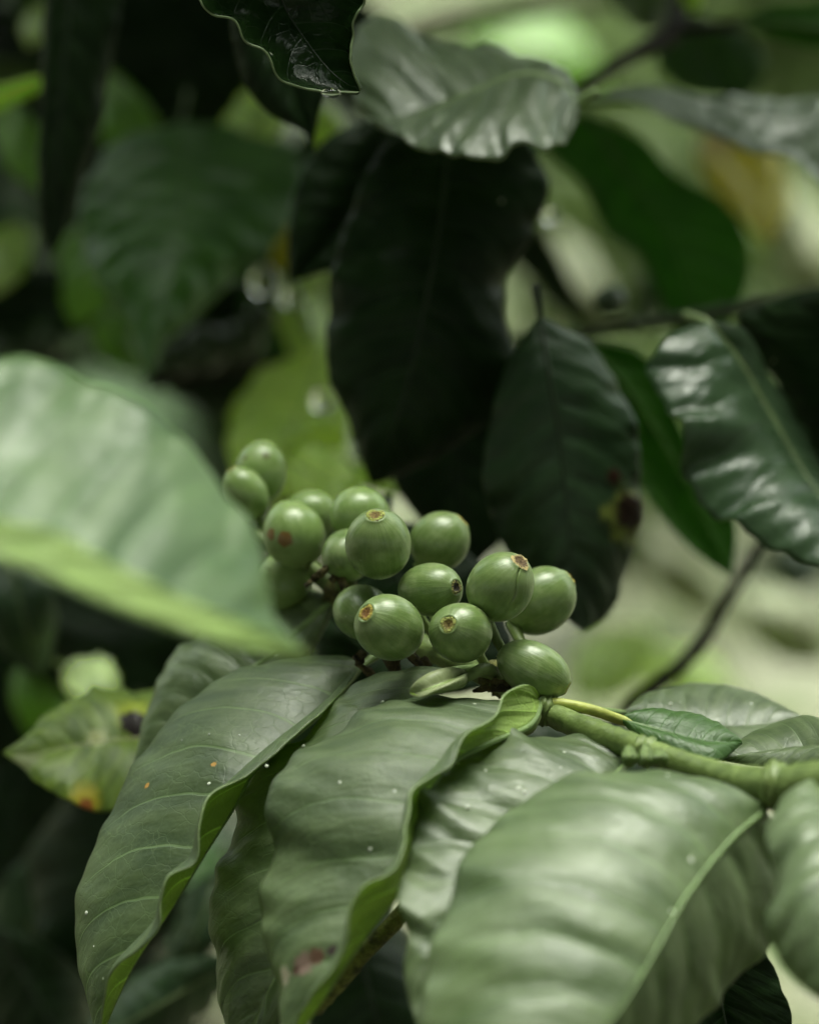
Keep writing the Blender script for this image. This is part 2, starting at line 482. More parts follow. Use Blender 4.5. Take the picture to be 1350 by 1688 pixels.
def shrub(x, y, h, label, nb=24, reach=0.45, z0=0.3, kinds=('dark', 'dark', 'green', 'mature'), seed=0, az=None, lim=290, lsize=0.12, group=None, cat='shrub', name='coffee_shrub', ok=None):
    g = random.Random(seed)
    root = empty(name, (x, y, 0), label, cat, group)
    tr = [np.array([x + g.uniform(-.01, .01) * k, y + g.uniform(-.01, .01) * k, -0.15 + (h + .15) * k / 6]) for k in range(7)]
    tube('trunk', tr, [0.016 * max(h, 1), 0.005], bark, root, seg=8, n=20)
    cnt = 0
    for b_ in range(nb):
        z = z0 + (h - z0) * (b_ + g.random()) / nb
        an = g.uniform(0, 2 * math.pi) if az is None else g.uniform(*az)
        ln = reach * (1.1 - 0.5 * (z - z0) / max(h - z0, .1)) * g.uniform(.7, 1.1)
        d = np.array([math.cos(an), math.sin(an), 0])
        base = np.array([x, y, z])
        pts = [base + d * ln * t + np.array([0, 0, 0.10 * ln * math.sin(t * 2.2) - 0.30 * ln * t * t]) for t in np.linspace(0, 1, 5)]
        if ok is not None and not all(ok(p) for p in pts[2:]): continue
        br = tube('branch', pts, [0.004, 0.0012], twig_m, root, seg=6, n=12)
        cp = catmull(pts, 40)
        npair = max(2, int(ln / 0.055))
        for k in range(npair):
            t = 0.2 + 0.8 * (k + .5) / npair
            p = cp[int(t * 39)]
            for sd_ in (-1, 1):
                if cnt >= lim: break
                if ok is not None and not ok(p): continue
                kd = g.choice(kinds)
                me = g.choice(GL[kd])
                yaw = an - math.pi / 2 + sd_ * g.uniform(.7, 1.3)
                M_ = Matrix.Rotation(yaw, 4, 'Z') @ Matrix.Rotation(g.uniform(-.9, -.1), 4, 'X') @ Matrix.Rotation(g.uniform(-.5, .5), 4, 'Y')
                o = bpy.data.objects.new('leaf', me)
                COL.objects.link(o)
                o.parent = br
                o.rotation_mode = 'QUATERNION'
                o.rotation_quaternion = M_.to_quaternion()
                o.location = p - pts[0]
                o.scale = [lsize * g.uniform(.75, 1.2)] * 3
                cnt += 1
    return root

# ------------------------------------------------------------------ shrubs, trees behind and around
def proj_ok(xmin=None, xmax=None, smin=0.85):
    def ok(p):
        px, py = project(np.array(p))
        s = (np.array(p) - CAM) @ FWD
        inside = -150 < px < 1500 and -150 < py < 1850
        if s < smin and s > 0 and inside: return False
        if s > 0 and xmax is not None and px > xmax and inside: return False
        if s > 0 and xmin is not None and px < xmin and inside: return False
        return True
    return ok
okl = proj_ok(xmax=640, smin=0.92)
shrub(-0.20, 1.30, 2.3, 'dense dark coffee shrub behind the berries, at the left of the picture', nb=34, reach=0.42, z0=0.55, seed=3, group='coffee shrubs behind', ok=okl)
shrub(-0.62, 2.1, 2.4, 'shaded coffee shrub standing behind the dense dark one', nb=30, reach=0.55, z0=0.3, seed=5, kinds=('dark', 'green', 'mature'), group='coffee shrubs behind', ok=okl, lsize=0.14)

shrub(-0.40, 1.75, 2.0, 'shaded coffee shrub in the gap between the other two at the left', nb=34, reach=0.45, z0=0.2, seed=8, kinds=('dark', 'dark', 'green'), group='coffee shrubs behind', ok=okl, lsize=0.14)
def ok_top(p):
    s = (np.array(p) - CAM) @ FWD
    return p[2] > 1.36 and p[1] > 0.76
for (x, y, az_, sd_, lb) in [(0.52, 1.15, (2.3, 4.2), 31, 'unseen coffee shrub added at the right, arching over to shade the hanging leaves'), (-0.48, 0.98, (-1.1, 1.2), 32, 'unseen coffee shrub added at the left, arching over to shade the hanging leaves')]:  # unseen shrubs added overhead to shade the hanging leaves
    shrub(x, y, 2.15, lb, nb=21, reach=0.85, z0=1.42, az=az_, seed=sd_, lsize=.16, group='unseen shrubs added overhead for shade', ok=ok_top)

# unseen trees added behind and beside the camera to darken the hanging leaves
def leaf_cloud(name, centre, rad, nleaf, size, mat, parent, seed, squash=0.7):
    g = np.random.default_rng(seed)
    k = norm(g.standard_normal((nleaf, 3))) * (g.random((nleaf, 1)) ** 0.45)
    lump = 1 + 0.25 * np.sin(k[:, :1] * 7 + seed) * np.cos(k[:, 1:2] * 6)
    C = k * lump * np.array([rad, rad, rad * squash])
    a = norm(g.standard_normal((nleaf, 3)) * [1, 1, .5]); b_ = norm(np.cross(a, norm(g.standard_normal((nleaf, 3)))))
    s = size * g.uniform(.6, 1.3, (nleaf, 1))
    V = np.stack([C - a * s, C - b_ * s * .42, C + a * s, C + b_ * s * .42], 1).reshape(-1, 3)
    Fc = np.arange(nleaf * 4).reshape(-1, 4)
    return tag(link(name, mesh(name, V, Fc, [mat], smooth=False), parent, centre), kind='stuff')
crown_m = simple_mat('tree_foliage', (.035, .06, .018), 0.6, 0.4, 3, 0.0, transl=0.15)
bush_m = simple_mat('bush_foliage', (.10, .15, .035), 0.6, 0.4, 3, 0.0, transl=0.25)
def tree(x, y, h, rad, label, seed, n=5000, size=0.16, group=None):
    t = empty('added_shade_tree', (x, y, 0), label, 'tree', group)
    g = random.Random(seed)
    tube('trunk', [(x, y, -.2), (x + .05, y + .1, h * .35), (x - .1, y, h * .65), (x, y, h)], [.16, .05], bark, t, seg=10)
    for k in range(4):
        an = g.uniform(0, 6.28)
        tube('limb', [(x, y, h * (.35 + .1 * k)), (x + math.cos(an) * rad * .4, y + math.sin(an) * rad * .4, h * (.5 + .1 * k)), (x + math.cos(an) * rad * .8, y + math.sin(an) * rad * .8, h * (.6 + .1 * k))], [.06, .015], bark, t, seg=7)
    leaf_cloud('crown', (x, y, h * .72), rad, n, size, crown_m, t, seed, squash=h * .42 / rad)
    return t
for i, (x, y, h, r_) in enumerate([(-2.2, -2.6, 5.5, 2.2), (0.6, -3.2, 6, 2.4), (3.0, -2.2, 5.5, 2.2), (-3.4, 0.6, 5.0, 2.0), (3.4, 0.2, 5, 2.0)]):
    tree(x, y, h, r_, 'unseen tree added for shade, ' + ('behind the camera to the left', 'straight behind the camera', 'behind the camera to the right', 'beside the camera on the left', 'beside the camera on the right')[i], 20 + i, n=9000, size=.2, group='unseen trees added for shade')
for i, (px, s_, r_, lb) in enumerate([(960, 5.5, .32, 'low blurred bush on the pale slope left of the brown twig'), (1130, 8, .5, 'blurred bush on the slope behind the brown twig'),
                                      (1290, 6.2, .30, 'low blurred bush on the pale slope at the right edge'), (900, 11, .7, 'far blurred bush high on the pale slope'),
                                      (1240, 13, .8, 'farthest blurred bush at the upper right')]):
    z = 0.0
    y = s_
    x = (px - 675) / F * s_
    bsh = empty('bush', (x, y, 0), lb, 'bush', 'bushes on the far slope')
    zz = max(0, y - 12) * .35
    for k in range(3):
        tube('stem', [(x, y, zz - .15), (x + .08 * (k - 1), y + .04, zz + r_ * .8)], [.012, .006], bark, bsh, seg=6, n=5)
    leaf_cloud('crown', (x, y, zz + r_ * .6), r_, 900, r_ * .18, bush_m, bsh, 50 + i)

for i, (x, y, r_, lb) in enumerate([(-.62, 3.0, .5, 'dark bush in the shade filling the lower left behind the shrubs'), (-.75, 3.7, .62, 'dark bush farther back at the left behind the shrubs')]):
    bsh = empty('bush', (x, y, 0), lb, 'bush', 'dark bushes at the left')
    for k in range(3):
        tube('stem', [(x, y, -.2), (x + .15 * (k - 1), y + .04, r_ * 1.5)], [.02, .008], bark, bsh, seg=6, n=5)
    leaf_cloud('crown', (x, y, r_ * 1.3), r_, 5000, .07, crown_m, bsh, 70 + i, squash=1.5)
# ------------------------------------------------------------------ near leaves and twigs behind the fruit
def strip(*pts): return list(pts)

GH = 'dark hanging leaves behind the fruit'
leaf_thing('black-green wet leaf hanging in sharp focus at the top, a water drop at its tip', name='hanging_leaf',
    L=[(500, -260, .60), (390, -150, .60), (338, -40, .602), (331, 3, .602), (352, 22, .602), (388, 31, .602), (403, 62, .602), (438, 88, .602), (455, 121, .602), (482, 137, .602), (540, 148, .602), (594, 151, .60)],
    M=[(500, -260, .60), (452, -120, .605), (462, -10, .61), (500, 60, .61), (548, 120, .606), (594, 151, .60)],
    Rr=[(500, -260, .60), (590, -160, .60), (606, -20, .60), (582, 38, .60), (577, 75, .60), (578, 110, .60), (594, 151, .60)],
    kind='dark', rough=.22, wet=.8, dust=.3, rib=.0005, seed=1, rimc=(.30, .40, .20), thick=.0005, relief=.5, ripple=.0004, petiole=[(505, -330, .60)], bulge=(-.002, -.002))
leaf_thing('grey-green leaf folded over with a ribbed shiny lower half, beside the wet leaf', name='folded_leaf',
    L=[(955, 175, .70), (930, 120, .715), (870, 105, .725), (800, 78, .73), (700, 55, .735), (620, 20, .735), (585, 55, .73), (575, 120, .72), (590, 185, .71)],
    M=[(955, 175, .70), (920, 135, .70), (860, 122, .70), (780, 150, .70), (700, 185, .70), (640, 200, .70), (590, 185, .71)],
    Rr=[(955, 175, .70), (945, 215, .69), (905, 250, .676), (855, 238, .675), (800, 268, .672), (730, 248, .676), (660, 227, .686), (625, 212, .70), (590, 185, .71)],
    kind='front', rough=.40, ripple=.0019, seed=2, petiole=[(985, 150, .70), (960, 165, .70)], col=(.060, .095, .040), col2=(.085, .125, .055), face=1)
leaf_thing('small dark leaf pointing down beneath the folded shiny leaf',
    L=[(745, 150, .75), (650, 185, .75), (620, 215, .75), (665, 270, .75), (720, 320, .75), (762, 372, .75)],
    M=[(745, 150, .75), (755, 220, .745), (762, 300, .745), (762, 372, .75)],
    Rr=[(745, 150, .75), (860, 190, .755), (895, 235, .755), (850, 275, .755), (790, 320, .75), (762, 372, .75)], kind='green', seed=3, petiole=[(740, 120, .75)])
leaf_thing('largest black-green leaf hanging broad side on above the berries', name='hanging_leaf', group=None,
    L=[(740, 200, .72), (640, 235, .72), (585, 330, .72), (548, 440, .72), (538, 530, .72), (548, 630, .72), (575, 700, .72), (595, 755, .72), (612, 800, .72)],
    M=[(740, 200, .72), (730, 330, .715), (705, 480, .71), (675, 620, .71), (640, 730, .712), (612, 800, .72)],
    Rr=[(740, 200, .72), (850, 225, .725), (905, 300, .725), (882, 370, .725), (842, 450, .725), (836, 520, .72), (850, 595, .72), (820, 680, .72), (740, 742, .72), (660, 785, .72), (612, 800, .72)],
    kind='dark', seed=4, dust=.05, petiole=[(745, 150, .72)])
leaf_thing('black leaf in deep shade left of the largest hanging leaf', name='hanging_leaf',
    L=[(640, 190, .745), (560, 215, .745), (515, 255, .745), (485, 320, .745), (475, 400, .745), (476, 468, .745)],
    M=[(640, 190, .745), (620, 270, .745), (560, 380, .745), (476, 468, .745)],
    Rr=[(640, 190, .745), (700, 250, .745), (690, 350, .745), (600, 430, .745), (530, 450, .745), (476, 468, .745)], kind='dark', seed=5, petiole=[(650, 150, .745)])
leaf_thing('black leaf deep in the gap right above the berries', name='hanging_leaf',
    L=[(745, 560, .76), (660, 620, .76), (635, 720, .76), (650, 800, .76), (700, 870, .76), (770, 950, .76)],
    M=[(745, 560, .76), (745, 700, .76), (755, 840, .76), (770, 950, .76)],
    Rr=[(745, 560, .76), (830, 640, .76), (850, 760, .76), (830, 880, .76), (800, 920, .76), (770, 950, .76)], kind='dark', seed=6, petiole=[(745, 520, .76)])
leaf_thing('dark hanging leaf with a brown lesion on its right margin, behind the rightmost berries', name='hanging_leaf',
    L=[(890, 520, .70), (845, 580, .70), (815, 660, .70), (797, 760, .70), (808, 850, .70), (840, 920, .70), (890, 985, .70), (962, 1042, .70)],
    M=[(890, 520, .70), (905, 620, .695), (922, 720, .695), (935, 850, .695), (945, 960, .697), (962, 1042, .70)],
    Rr=[(890, 520, .70), (960, 560, .705), (1020, 630, .705), (1050, 710, .705), (1056, 800, .705), (1052, 880, .705), (1025, 970, .705), (995, 1020, .705), (962, 1042, .70)],
    kind='dark', seed=7, petiole=[(880, 470, .70)], ripple=.0014, rough=.40, spec=.5, col=(.018, .045, .016), col2=(.036, .078, .028),
    spots=[(1035, 850, 44, (.20, .24, .05), .25), (1040, 840, 33, (.022, .008, .004), .3), (1010, 785, 14, (.035, .012, .006), .5)])
leaf_thing('deep green leaf lit from behind, hanging at the upper right', name='hanging_leaf', face=-1,
    L=[(965, 185, .86), (915, 215, .86), (905, 250, .86), (960, 310, .86), (1000, 385, .86), (1055, 430, .86), (1095, 520, .86), (1150, 600, .86)],
    M=[(965, 185, .86), (1030, 290, .86), (1110, 430, .86), (1150, 600, .86)],
    Rr=[(965, 185, .86), (1010, 205, .86), (1060, 230, .86), (1110, 285, .86), (1190, 330, .86), (1232, 395, .86), (1228, 480, .86), (1195, 545, .86), (1150, 600, .86)], kind='green', seed=8, transl=.4, rib=.0004, petiole=[(955, 165, .86)])
leaf_thing('saturated green pointed leaf beneath the big wet leaf at the right',
    L=[(960, 560, .76), (965, 640, .76), (1010, 730, .76), (1060, 810, .76), (1105, 870, .76), (1150, 915, .76), (1204, 952, .76)],
    M=[(960, 560, .76), (1040, 650, .76), (1120, 780, .76), (1204, 952, .76)],
    Rr=[(960, 560, .76), (1060, 585, .76), (1110, 680, .76), (1160, 780, .76), (1212, 860, .76), (1204, 952, .76)], kind='green', seed=9, transl=.4, rib=.0004, petiole=[(940, 530, .76)], face=-1)
leaf_thing('big puckered wet leaf with bright reflections at the right edge', name='wet_leaf',
    L=[(1165, 530, .70), (1105, 550, .695), (1070, 600, .69), (1090, 660, .685), (1115, 720, .68), (1130, 775, .68), (1185, 850, .675), (1260, 895, .67), (1350, 940, .665), (1480, 1000, .66)],
    M=[(1165, 530, .70), (1215, 590, .70), (1262, 670, .70), (1320, 770, .695), (1400, 890, .68), (1480, 1000, .66)],
    Rr=[(1165, 530, .70), (1225, 542, .70), (1262, 600, .705), (1290, 655, .71), (1345, 745, .71), (1430, 880, .70), (1480, 1000, .66)],
    kind='mature', rough=.34, wet=.6, ripple=.0012, dust=.3, seed=10, col=(.045, .085, .04), col2=(.07, .12, .06), bulge=(.006, .001), petiole=[(1130, 520, .72)], wav=.0016)
leaf_thing('dust-specked dark leaf in the shade behind the wet leaf at the right edge', name='hanging_leaf',
    L=[(1400, 470, .69), (1340, 478, .70), (1270, 497, .71), (1215, 530, .715), (1270, 620, .72), (1330, 740, .72), (1420, 860, .72)],
    M=[(1400, 470, .69), (1390, 560, .70), (1390, 700, .71), (1420, 860, .72)],
    Rr=[(1400, 470, .69), (1480, 560, .70), (1500, 700, .71), (1420, 860, .72)], kind='dark', dust=.7, seed=12, petiole=[(1430, 440, .69)])
# upper right branch with its leaves
br = empty('coffee_branch', P(950, 150, .84), 'thin dark branch with three leaves crossing the upper right corner', 'branch')
tube('stem', [P(950, 148, .80), P(1040, 92, .82), P(1108, 52, .84), P(1122, -10, .86), P(1150, -120, .9)], [.0016, .0022, .0032, .0027, .0032], dark_twig, br, seg=10, bump=.04)
tube('side_twig', [P(1108, 50, .84), P(1170, 45, .83), P(1225, 40, .82)], [.0019, .0014], dark_twig, br, seg=8)
build_leaf(L=[(1210, 42, .82), (1250, 18, .82), (1300, 8, .82), (1370, 8, .82), (1480, 40, .82)], M=[(1210, 42, .82), (1290, 40, .815), (1380, 50, .81), (1480, 40, .82)],
    Rr=[(1210, 42, .82), (1260, 58, .82), (1320, 75, .82), (1390, 80, .82), (1480, 40, .82)], kind='green', parent=br, seed=13, face=-1, transl=.35)
build_leaf(L=[(960, 168, .80), (1030, 150, .803), (1090, 148, .80), (1150, 163, .797), (1200, 158, .796), (1270, 163, .797), (1360, 172, .797), (1470, 250, .80)],
    M=[(960, 168, .80), (1040, 165, .795), (1110, 180, .79), (1190, 205, .785), (1240, 235, .78), (1300, 248, .78), (1350, 290, .78), (1470, 340, .79)],
    Rr=[(960, 168, .80), (1040, 168, .79), (1110, 200, .785), (1180, 225, .78), (1240, 250, .775), (1300, 262, .775), (1350, 300, .77), (1470, 360, .78)],
    kind='front', parent=br, seed=14, rough=.30, wet=.5, spec=1.0, col=(.15, .20, .13), col2=(.22, .27, .20), petiole=[(952, 150, .80)], transl=.15, ripple=.0008)  # sky sheen on the wet blade is partly put into this paler colour
build_leaf(L=[(1140, 20, .90), (1090, 60, .90), (1085, 110, .90), (1130, 150, .90), (1220, 165, .90)], M=[(1140, 20, .90), (1160, 80, .90), (1190, 130, .90), (1220, 165, .90)],
    Rr=[(1140, 20, .90), (1220, 50, .90), (1260, 100, .90), (1250, 145, .90), (1220, 165, .90)], kind='green', parent=br, seed=15, transl=.2)
build_leaf(L=[(1135, -60, .84), (1120, -40, .84), (1122, 0, .84), (1140, 28, .84)], M=[(1135, -60, .84), (1136, -10, .84), (1140, 28, .84)], Rr=[(1135, -60, .84), (1152, -30, .84), (1156, 5, .84), (1140, 28, .84)],
    kind='young', parent=br, seed=16, n=40, m=8)
# twigs
def twig(label, pts, rad, mat=dark_twig, knots=(), **k):
    t = empty('twig', P(*pts[0]), label, 'twig')
    tube('stem', [P(*q) for q in pts], rad, mat, t, seg=9, bump=.06, **k)
    for (x, y, s, r_) in knots:
        tube('node', [P(x - 8, y + 4, s), P(x, y, s), P(x + 8, y - 4, s)], [r_ * .6, r_, r_ * .6], mat, t, seg=8)
    return t
twig('bare brown twig rising steeply on the right against the pale slope', [(1258, 880, .80), (1222, 948, .80), (1180, 1020, .80), (1140, 1080, .80), (1060, 1148, .80), (1000, 1210, .80)], [.0013, .0016, .0019, .0021, .0024, .0026], knots=[(1230, 935, .80, .0019), (1150, 1070, .80, .0021)])
tw = twig('horizontal twig with one small dark berry crossing below the backlit leaf', [(840, 560, .80), (930, 556, .80), (1010, 540, .80), (1110, 528, .81), (1240, 505, .82), (1400, 470, .84)], [.0014, .0017, .002, .0018], twig_m, knots=[(1040, 537, .80, .003)])
twig('pale bare twig far back along the top edge', [(600, 95, 1.1), (720, 38, 1.1), (850, 22, 1.1), (1010, 2, 1.1), (1100, -30, 1.1)], [.0035, .003, .0022], simple_mat('pale_twig', (.32, .28, .2), .8, .3, 60))
twig('black horizontal twig behind the pale blurred leaf', [(240, 635, .95), (340, 612, .95), (430, 605, .95), (520, 596, .95), (600, 570, .95)], [.003, .0022, .002])
twig('mossy twig slanting up between the folded leaf and the front leaves', [(520, 1660, .64), (580, 1592, .63), (640, 1530, .625), (720, 1450, .62)], [.0022, .0018], simple_mat('mossy_bark', (.10, .12, .03), .9, .5, 300, 1, .001, col2=(.22, .25, .05)))
# left dark zone
leaf_thing('broad shaded leaf with soft ribbed sheen pointing down at the left', name='hanging_leaf',
    L=[(300, 200, 0.8720), (190, 235, 0.8671), (140, 320, 0.8552), (132, 395, 0.8447), (165, 470, 0.8342), (215, 540, 0.8244), (245, 625, 0.8125)],
    M=[(300, 200, 0.8720), (300, 330, 0.8438), (280, 470, 0.8242), (245, 625, 0.8125)],
    Rr=[(300, 200, 0.8720), (420, 215, 0.8749), (488, 255, 0.8693), (492, 330, 0.8588), (455, 400, 0.8490), (395, 455, 0.8413), (320, 525, 0.8315), (262, 580, 0.8238), (245, 625, 0.8125)], kind='green', seed=20, ripple=.0030, rough=.36, transl=.25, spec=.5, petiole=[(310, 150, .878)], rib=.0005, col=(.045, .13, .02), col2=(.085, .20, .035))
leaf_thing('narrow black leaf hanging straight down at the far upper left', name='hanging_leaf',
    L=[(130, -160, .76), (80, -60, .76), (72, 60, .76), (70, 200, .76), (64, 330, .76), (70, 390, .76), (88, 418, .76)],
    M=[(130, -160, .76), (110, 60, .755), (95, 250, .755), (88, 418, .76)],
    Rr=[(130, -160, .76), (200, -40, .76), (185, 90, .76), (168, 200, .76), (135, 300, .76), (105, 385, .76), (88, 418, .76)], kind='dark', seed=21, petiole=[(140, -200, .76)])
leaf_thing('black leaf with a long needle tip just left below the wet hanging leaf', name='hanging_leaf',
    L=[(400, -60, .70), (380, 30, .70), (400, 130, .70), (440, 185, .70), (490, 212, .70), (508, 225, .70), (516, 250, .70)],
    M=[(400, -60, .70), (440, 60, .70), (490, 160, .70), (516, 250, .70)],
    Rr=[(400, -60, .70), (520, 20, .70), (545, 110, .70), (528, 180, .70), (520, 220, .70), (516, 250, .70)], kind='dark', seed=22, petiole=[(395, -120, .70)])
leaf_thing('pale green leaf tip poking in from the left edge near the top',
    L=[(-140, 190, .84), (-60, 150, .84), (0, 142, .84), (60, 128, .84), (98, 126, .84)], M=[(-140, 190, .84), (0, 165, .84), (98, 126, .84)],
    Rr=[(-140, 190, .84), (-60, 205, .84), (0, 182, .84), (60, 152, .84), (98, 126, .84)], kind='young', col=(.40, .56, .12), col2=(.50, .64, .2), seed=23, n=50, m=8)
leaf_thing('black blurred leaf at the left edge above the pale blurred leaf',
    L=[(-80, 500, .9), (0, 455, .9), (60, 440, .9), (120, 450, .9), (170, 500, .9)], M=[(-80, 500, .9), (50, 500, .9), (170, 500, .9)],
    Rr=[(-80, 500, .9), (0, 560, .9), (80, 560, .9), (150, 540, .9), (170, 500, .9)], kind='dark', seed=24, n=50, m=8)
for i, (lb, x, y, s, wx, hy, an, kd) in enumerate([  # light on bright leaves and shade on dark ones is put into their colours
    ('bright blurred leaf with light put into its colour, between the two dark leaves at the upper left', 425, 195, .89, 46, 100, -35, 'young'),
    ('small bright leaf beside the needle-tipped leaf', 540, 212, .89, 26, 45, 20, 'young'),
    ('lime-green leaf with backlit glow put into its colour, behind the leftmost berries', 480, 700, .86, 100, 150, -25, 'young'),
    ('smaller lime leaf directly behind the topmost left berry', 525, 790, .80, 60, 80, 60, 'young'),
    ('tiny lime leaf tip above the front berries', 632, 790, .80, 18, 52, 60, 'young'),
    ('blurred mid green leaf right of the narrow black leaf', 215, 215, .91, 50, 110, 20, 'lit'),
    ('blurred light green leaf beside the yellow scrap', 500, 520, .90, 45, 90, 15, 'lit2'),
    ('mid green leaf behind the ribbed shaded leaf', 155, 430, .90, 60, 110, -15, 'lit'),
    ('blurred olive leaf at the left edge', 35, 235, .90, 40, 90, 25, 'lit'),
    ('pale olive leaf at the left edge level with the dark berries', 5, 425, .90, 70, 46, 60, 'lit2'),
    ('bright green blurred leaf left above the diseased leaf', 75, 1130, .88, 55, 90, -10, 'lit'),
    ('bluish dim leaf at the left edge below the pale blurred leaf', 30, 990, .80, 60, 130, 15, 'mature'),
    ('dim leaf low at the left beneath the diseased leaf', 60, 1500, .85, 75, 150, -25, 'mature'),
    ('grey-green dim leaf at the bottom behind the folded leaf', 270, 1650, .74, 60, 150, -60, 'mature'),
    ('dim leaf showing between the folded leaf and the next one', 330, 1520, .78, 40, 100, -20, 'mature'),
    ('black-green leaf at the bottom left corner', 60, 1650, .8, 90, 150, 30, 'dark'),
    ('dark leaf in the gap below the pale blurred leaf', 160, 1060, .86, 110, 190, 70, 'dark'),
    ('blurred greyish leaf at the top beside the upper right branch', 1065, 8, .95, 42, 70, 70, 'forefront'),
    ('light blurred leaf left of the top of the brown twig', 1130, 930, 1.35, 60, 110, 40, 'pale'),
    ('bright blurred leaf low between the rightmost berry and the brown twig', 1010, 1090, 1.25, 60, 90, -50, 'lit2'),
    ('pale olive blurred leaf right of the brown twig', 1290, 1030, 1.4, 55, 100, 50, 'pale'),
    ('small green blurred leaf behind the foot of the brown twig', 1130, 1110, 1.4, 40, 90, 70, 'lit2'),
    ('shaded blurred leaf just below the right wet leaf', 1310, 930, 1.2, 45, 50, 60, 'mature'),
    ('olive blurred leaf in the pale gap left of the backlit leaf', 950, 470, 1.4, 50, 110, 20, 'pale'),
    ('shaded small blurred leaf right of the small dark berry', 1075, 480, 1.2, 32, 70, -15, 'mature'),
    ('pale blurred leaf in the gap beneath the upper right branch', 880, 90, 1.5, 70, 120, 70, 'lit'),
    ('green blurred leaf at the right edge below the yellowing leaf', 1320, 400, 1.4, 60, 110, 10, 'pale'),
    ('bright blurred leaf at the left beside the dark berries', 200, 560, .91, 40, 70, 40, 'lit'),
    ('near-black leaf added to darken the left edge level with the tip of the diseased leaf', 10, 1390, .93, 120, 240, -10, 'dark'),  # added to hide bright ground; the darkness is in its colour
    ('blurred leaf with glare put into its near-white colour, behind the top of the diseased leaf', 152, 1125, .80, 44, 50, 60, 'white'),  # a bright glare painted as a near-white leaf
    ('black-green leaf at the left edge below the pale leaf, nearest the corner of the fold', 30, 1080, .93, 150, 260, 10, 'dark'),
    ('small pale leaf high behind the yellow scrap, beside the big dark leaf', 520, 455, .90, 18, 45, -40, 'lit2'),
    ('pale leaf blurred at the top left behind the narrow black leaf', 65, 40, .90, 18, 40, -20, 'lit2'),
    ('black leaf beneath the diseased leaf at the left', 180, 1430, .82, 130, 220, -10, 'dark'),
    ('black leaf added to darken the gap behind the bases of the two left front leaves', 535, 1180, .70, 130, 190, 10, 'dark'),  # fills a pale gap; the shade is in its colour
    ('dark leaf behind the middle of the front leaves', 600, 1620, .72, 110, 200, 15, 'dark'),
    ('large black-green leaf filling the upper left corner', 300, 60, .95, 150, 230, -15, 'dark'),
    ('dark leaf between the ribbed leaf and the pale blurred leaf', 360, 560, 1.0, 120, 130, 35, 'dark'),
]):
    ca, sa = math.cos(R(an)), math.sin(R(an))
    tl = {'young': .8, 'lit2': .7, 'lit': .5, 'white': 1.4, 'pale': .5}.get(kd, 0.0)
    def q(u, v, ds=0.0):
        yy = v * hy * ca - u * wx * sa
        return (x + u * wx * ca + v * hy * sa, y + yy, s + ds - (yy / F * s * tl))
    Lp = [q(0, -1)] + [q(-math.sin(math.pi * (t * .5 + .5) ** 1.15) ** .8, t, .012 * math.sin(i + t * 3)) for t in (-.7, -.35, 0, .35, .7)] + [q(0, 1.05)]
    Rp = [q(0, -1)] + [q(math.sin(math.pi * (t * .5 + .5) ** 1.15) ** .8, t, .012 * math.cos(i * 2 + t * 3)) for t in (-.7, -.35, 0, .35, .7)] + [q(0, 1.05)]
    lim_ = {'young': dict(col=(.30, .40, .09), col2=(.42, .50, .17), spec=.6), 'lit': dict(col=(.14, .26, .05), col2=(.20, .34, .07)), 'lit2': dict(col=(.34, .43, .15), col2=(.42, .50, .22), transl=.3), 'pale': dict(col=(.30, .34, .17), col2=(.38, .40, .24), transl=.12), 'white': dict(col=(.72, .75, .62), col2=(.8, .82, .7))}.get(kd, {})  # backlight, bright patches and glare are painted into these leaf colours
    kd = kd if kd in KIND else 'young'
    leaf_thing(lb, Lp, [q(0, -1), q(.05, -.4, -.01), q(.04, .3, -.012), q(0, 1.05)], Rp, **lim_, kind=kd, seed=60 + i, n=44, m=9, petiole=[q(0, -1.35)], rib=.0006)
leaf_thing('black leaf in deep shade directly behind the lower berries',  # keeps the gaps between berries dark; the shade is in its colour
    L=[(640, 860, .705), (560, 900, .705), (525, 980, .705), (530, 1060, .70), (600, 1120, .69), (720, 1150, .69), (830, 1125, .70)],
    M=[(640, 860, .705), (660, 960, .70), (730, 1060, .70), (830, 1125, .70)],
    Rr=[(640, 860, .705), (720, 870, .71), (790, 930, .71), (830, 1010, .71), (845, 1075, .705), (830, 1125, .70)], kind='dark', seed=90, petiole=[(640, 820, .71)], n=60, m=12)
leaf_thing('dark leaf in the shade beneath the thick green stem',  # added to keep the gaps under the stem dark
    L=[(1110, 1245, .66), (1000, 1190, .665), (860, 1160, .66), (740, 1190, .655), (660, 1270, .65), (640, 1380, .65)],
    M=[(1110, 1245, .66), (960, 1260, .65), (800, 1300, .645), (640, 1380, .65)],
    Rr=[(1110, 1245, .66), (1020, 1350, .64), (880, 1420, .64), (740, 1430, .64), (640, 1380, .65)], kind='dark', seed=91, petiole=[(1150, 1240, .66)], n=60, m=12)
leaf_thing('yellow leaf scrap glowing left of the black leaf', [(478, 372, .9), (455, 400, .9), (450, 430, .9), (472, 455, .9)], [(478, 372, .9), (470, 410, .9), (472, 455, .9)], [(478, 372, .9), (490, 400, .9), (488, 435, .9), (472, 455, .9)], kind='yellow', n=30, m=6)
leaf_thing('yellowing leaf with a red-brown patch blurred at the upper right',
    [(1150, 215, 1.06), (1150, 270, 1.04), (1182, 325, 1.02), (1228, 368, 1.0), (1262, 405, .99)], [(1150, 215, 1.06), (1205, 268, 1.035), (1245, 330, 1.01), (1262, 405, .99)],
    [(1150, 215, 1.06), (1240, 208, 1.05), (1292, 268, 1.03), (1302, 340, 1.01), (1262, 405, .99)], kind='yellow', n=50, m=8, col=(.80, .72, .03), col2=(.85, .80, .08), spots=[(1185, 238, 34, (.42, .30, .16), .4)])

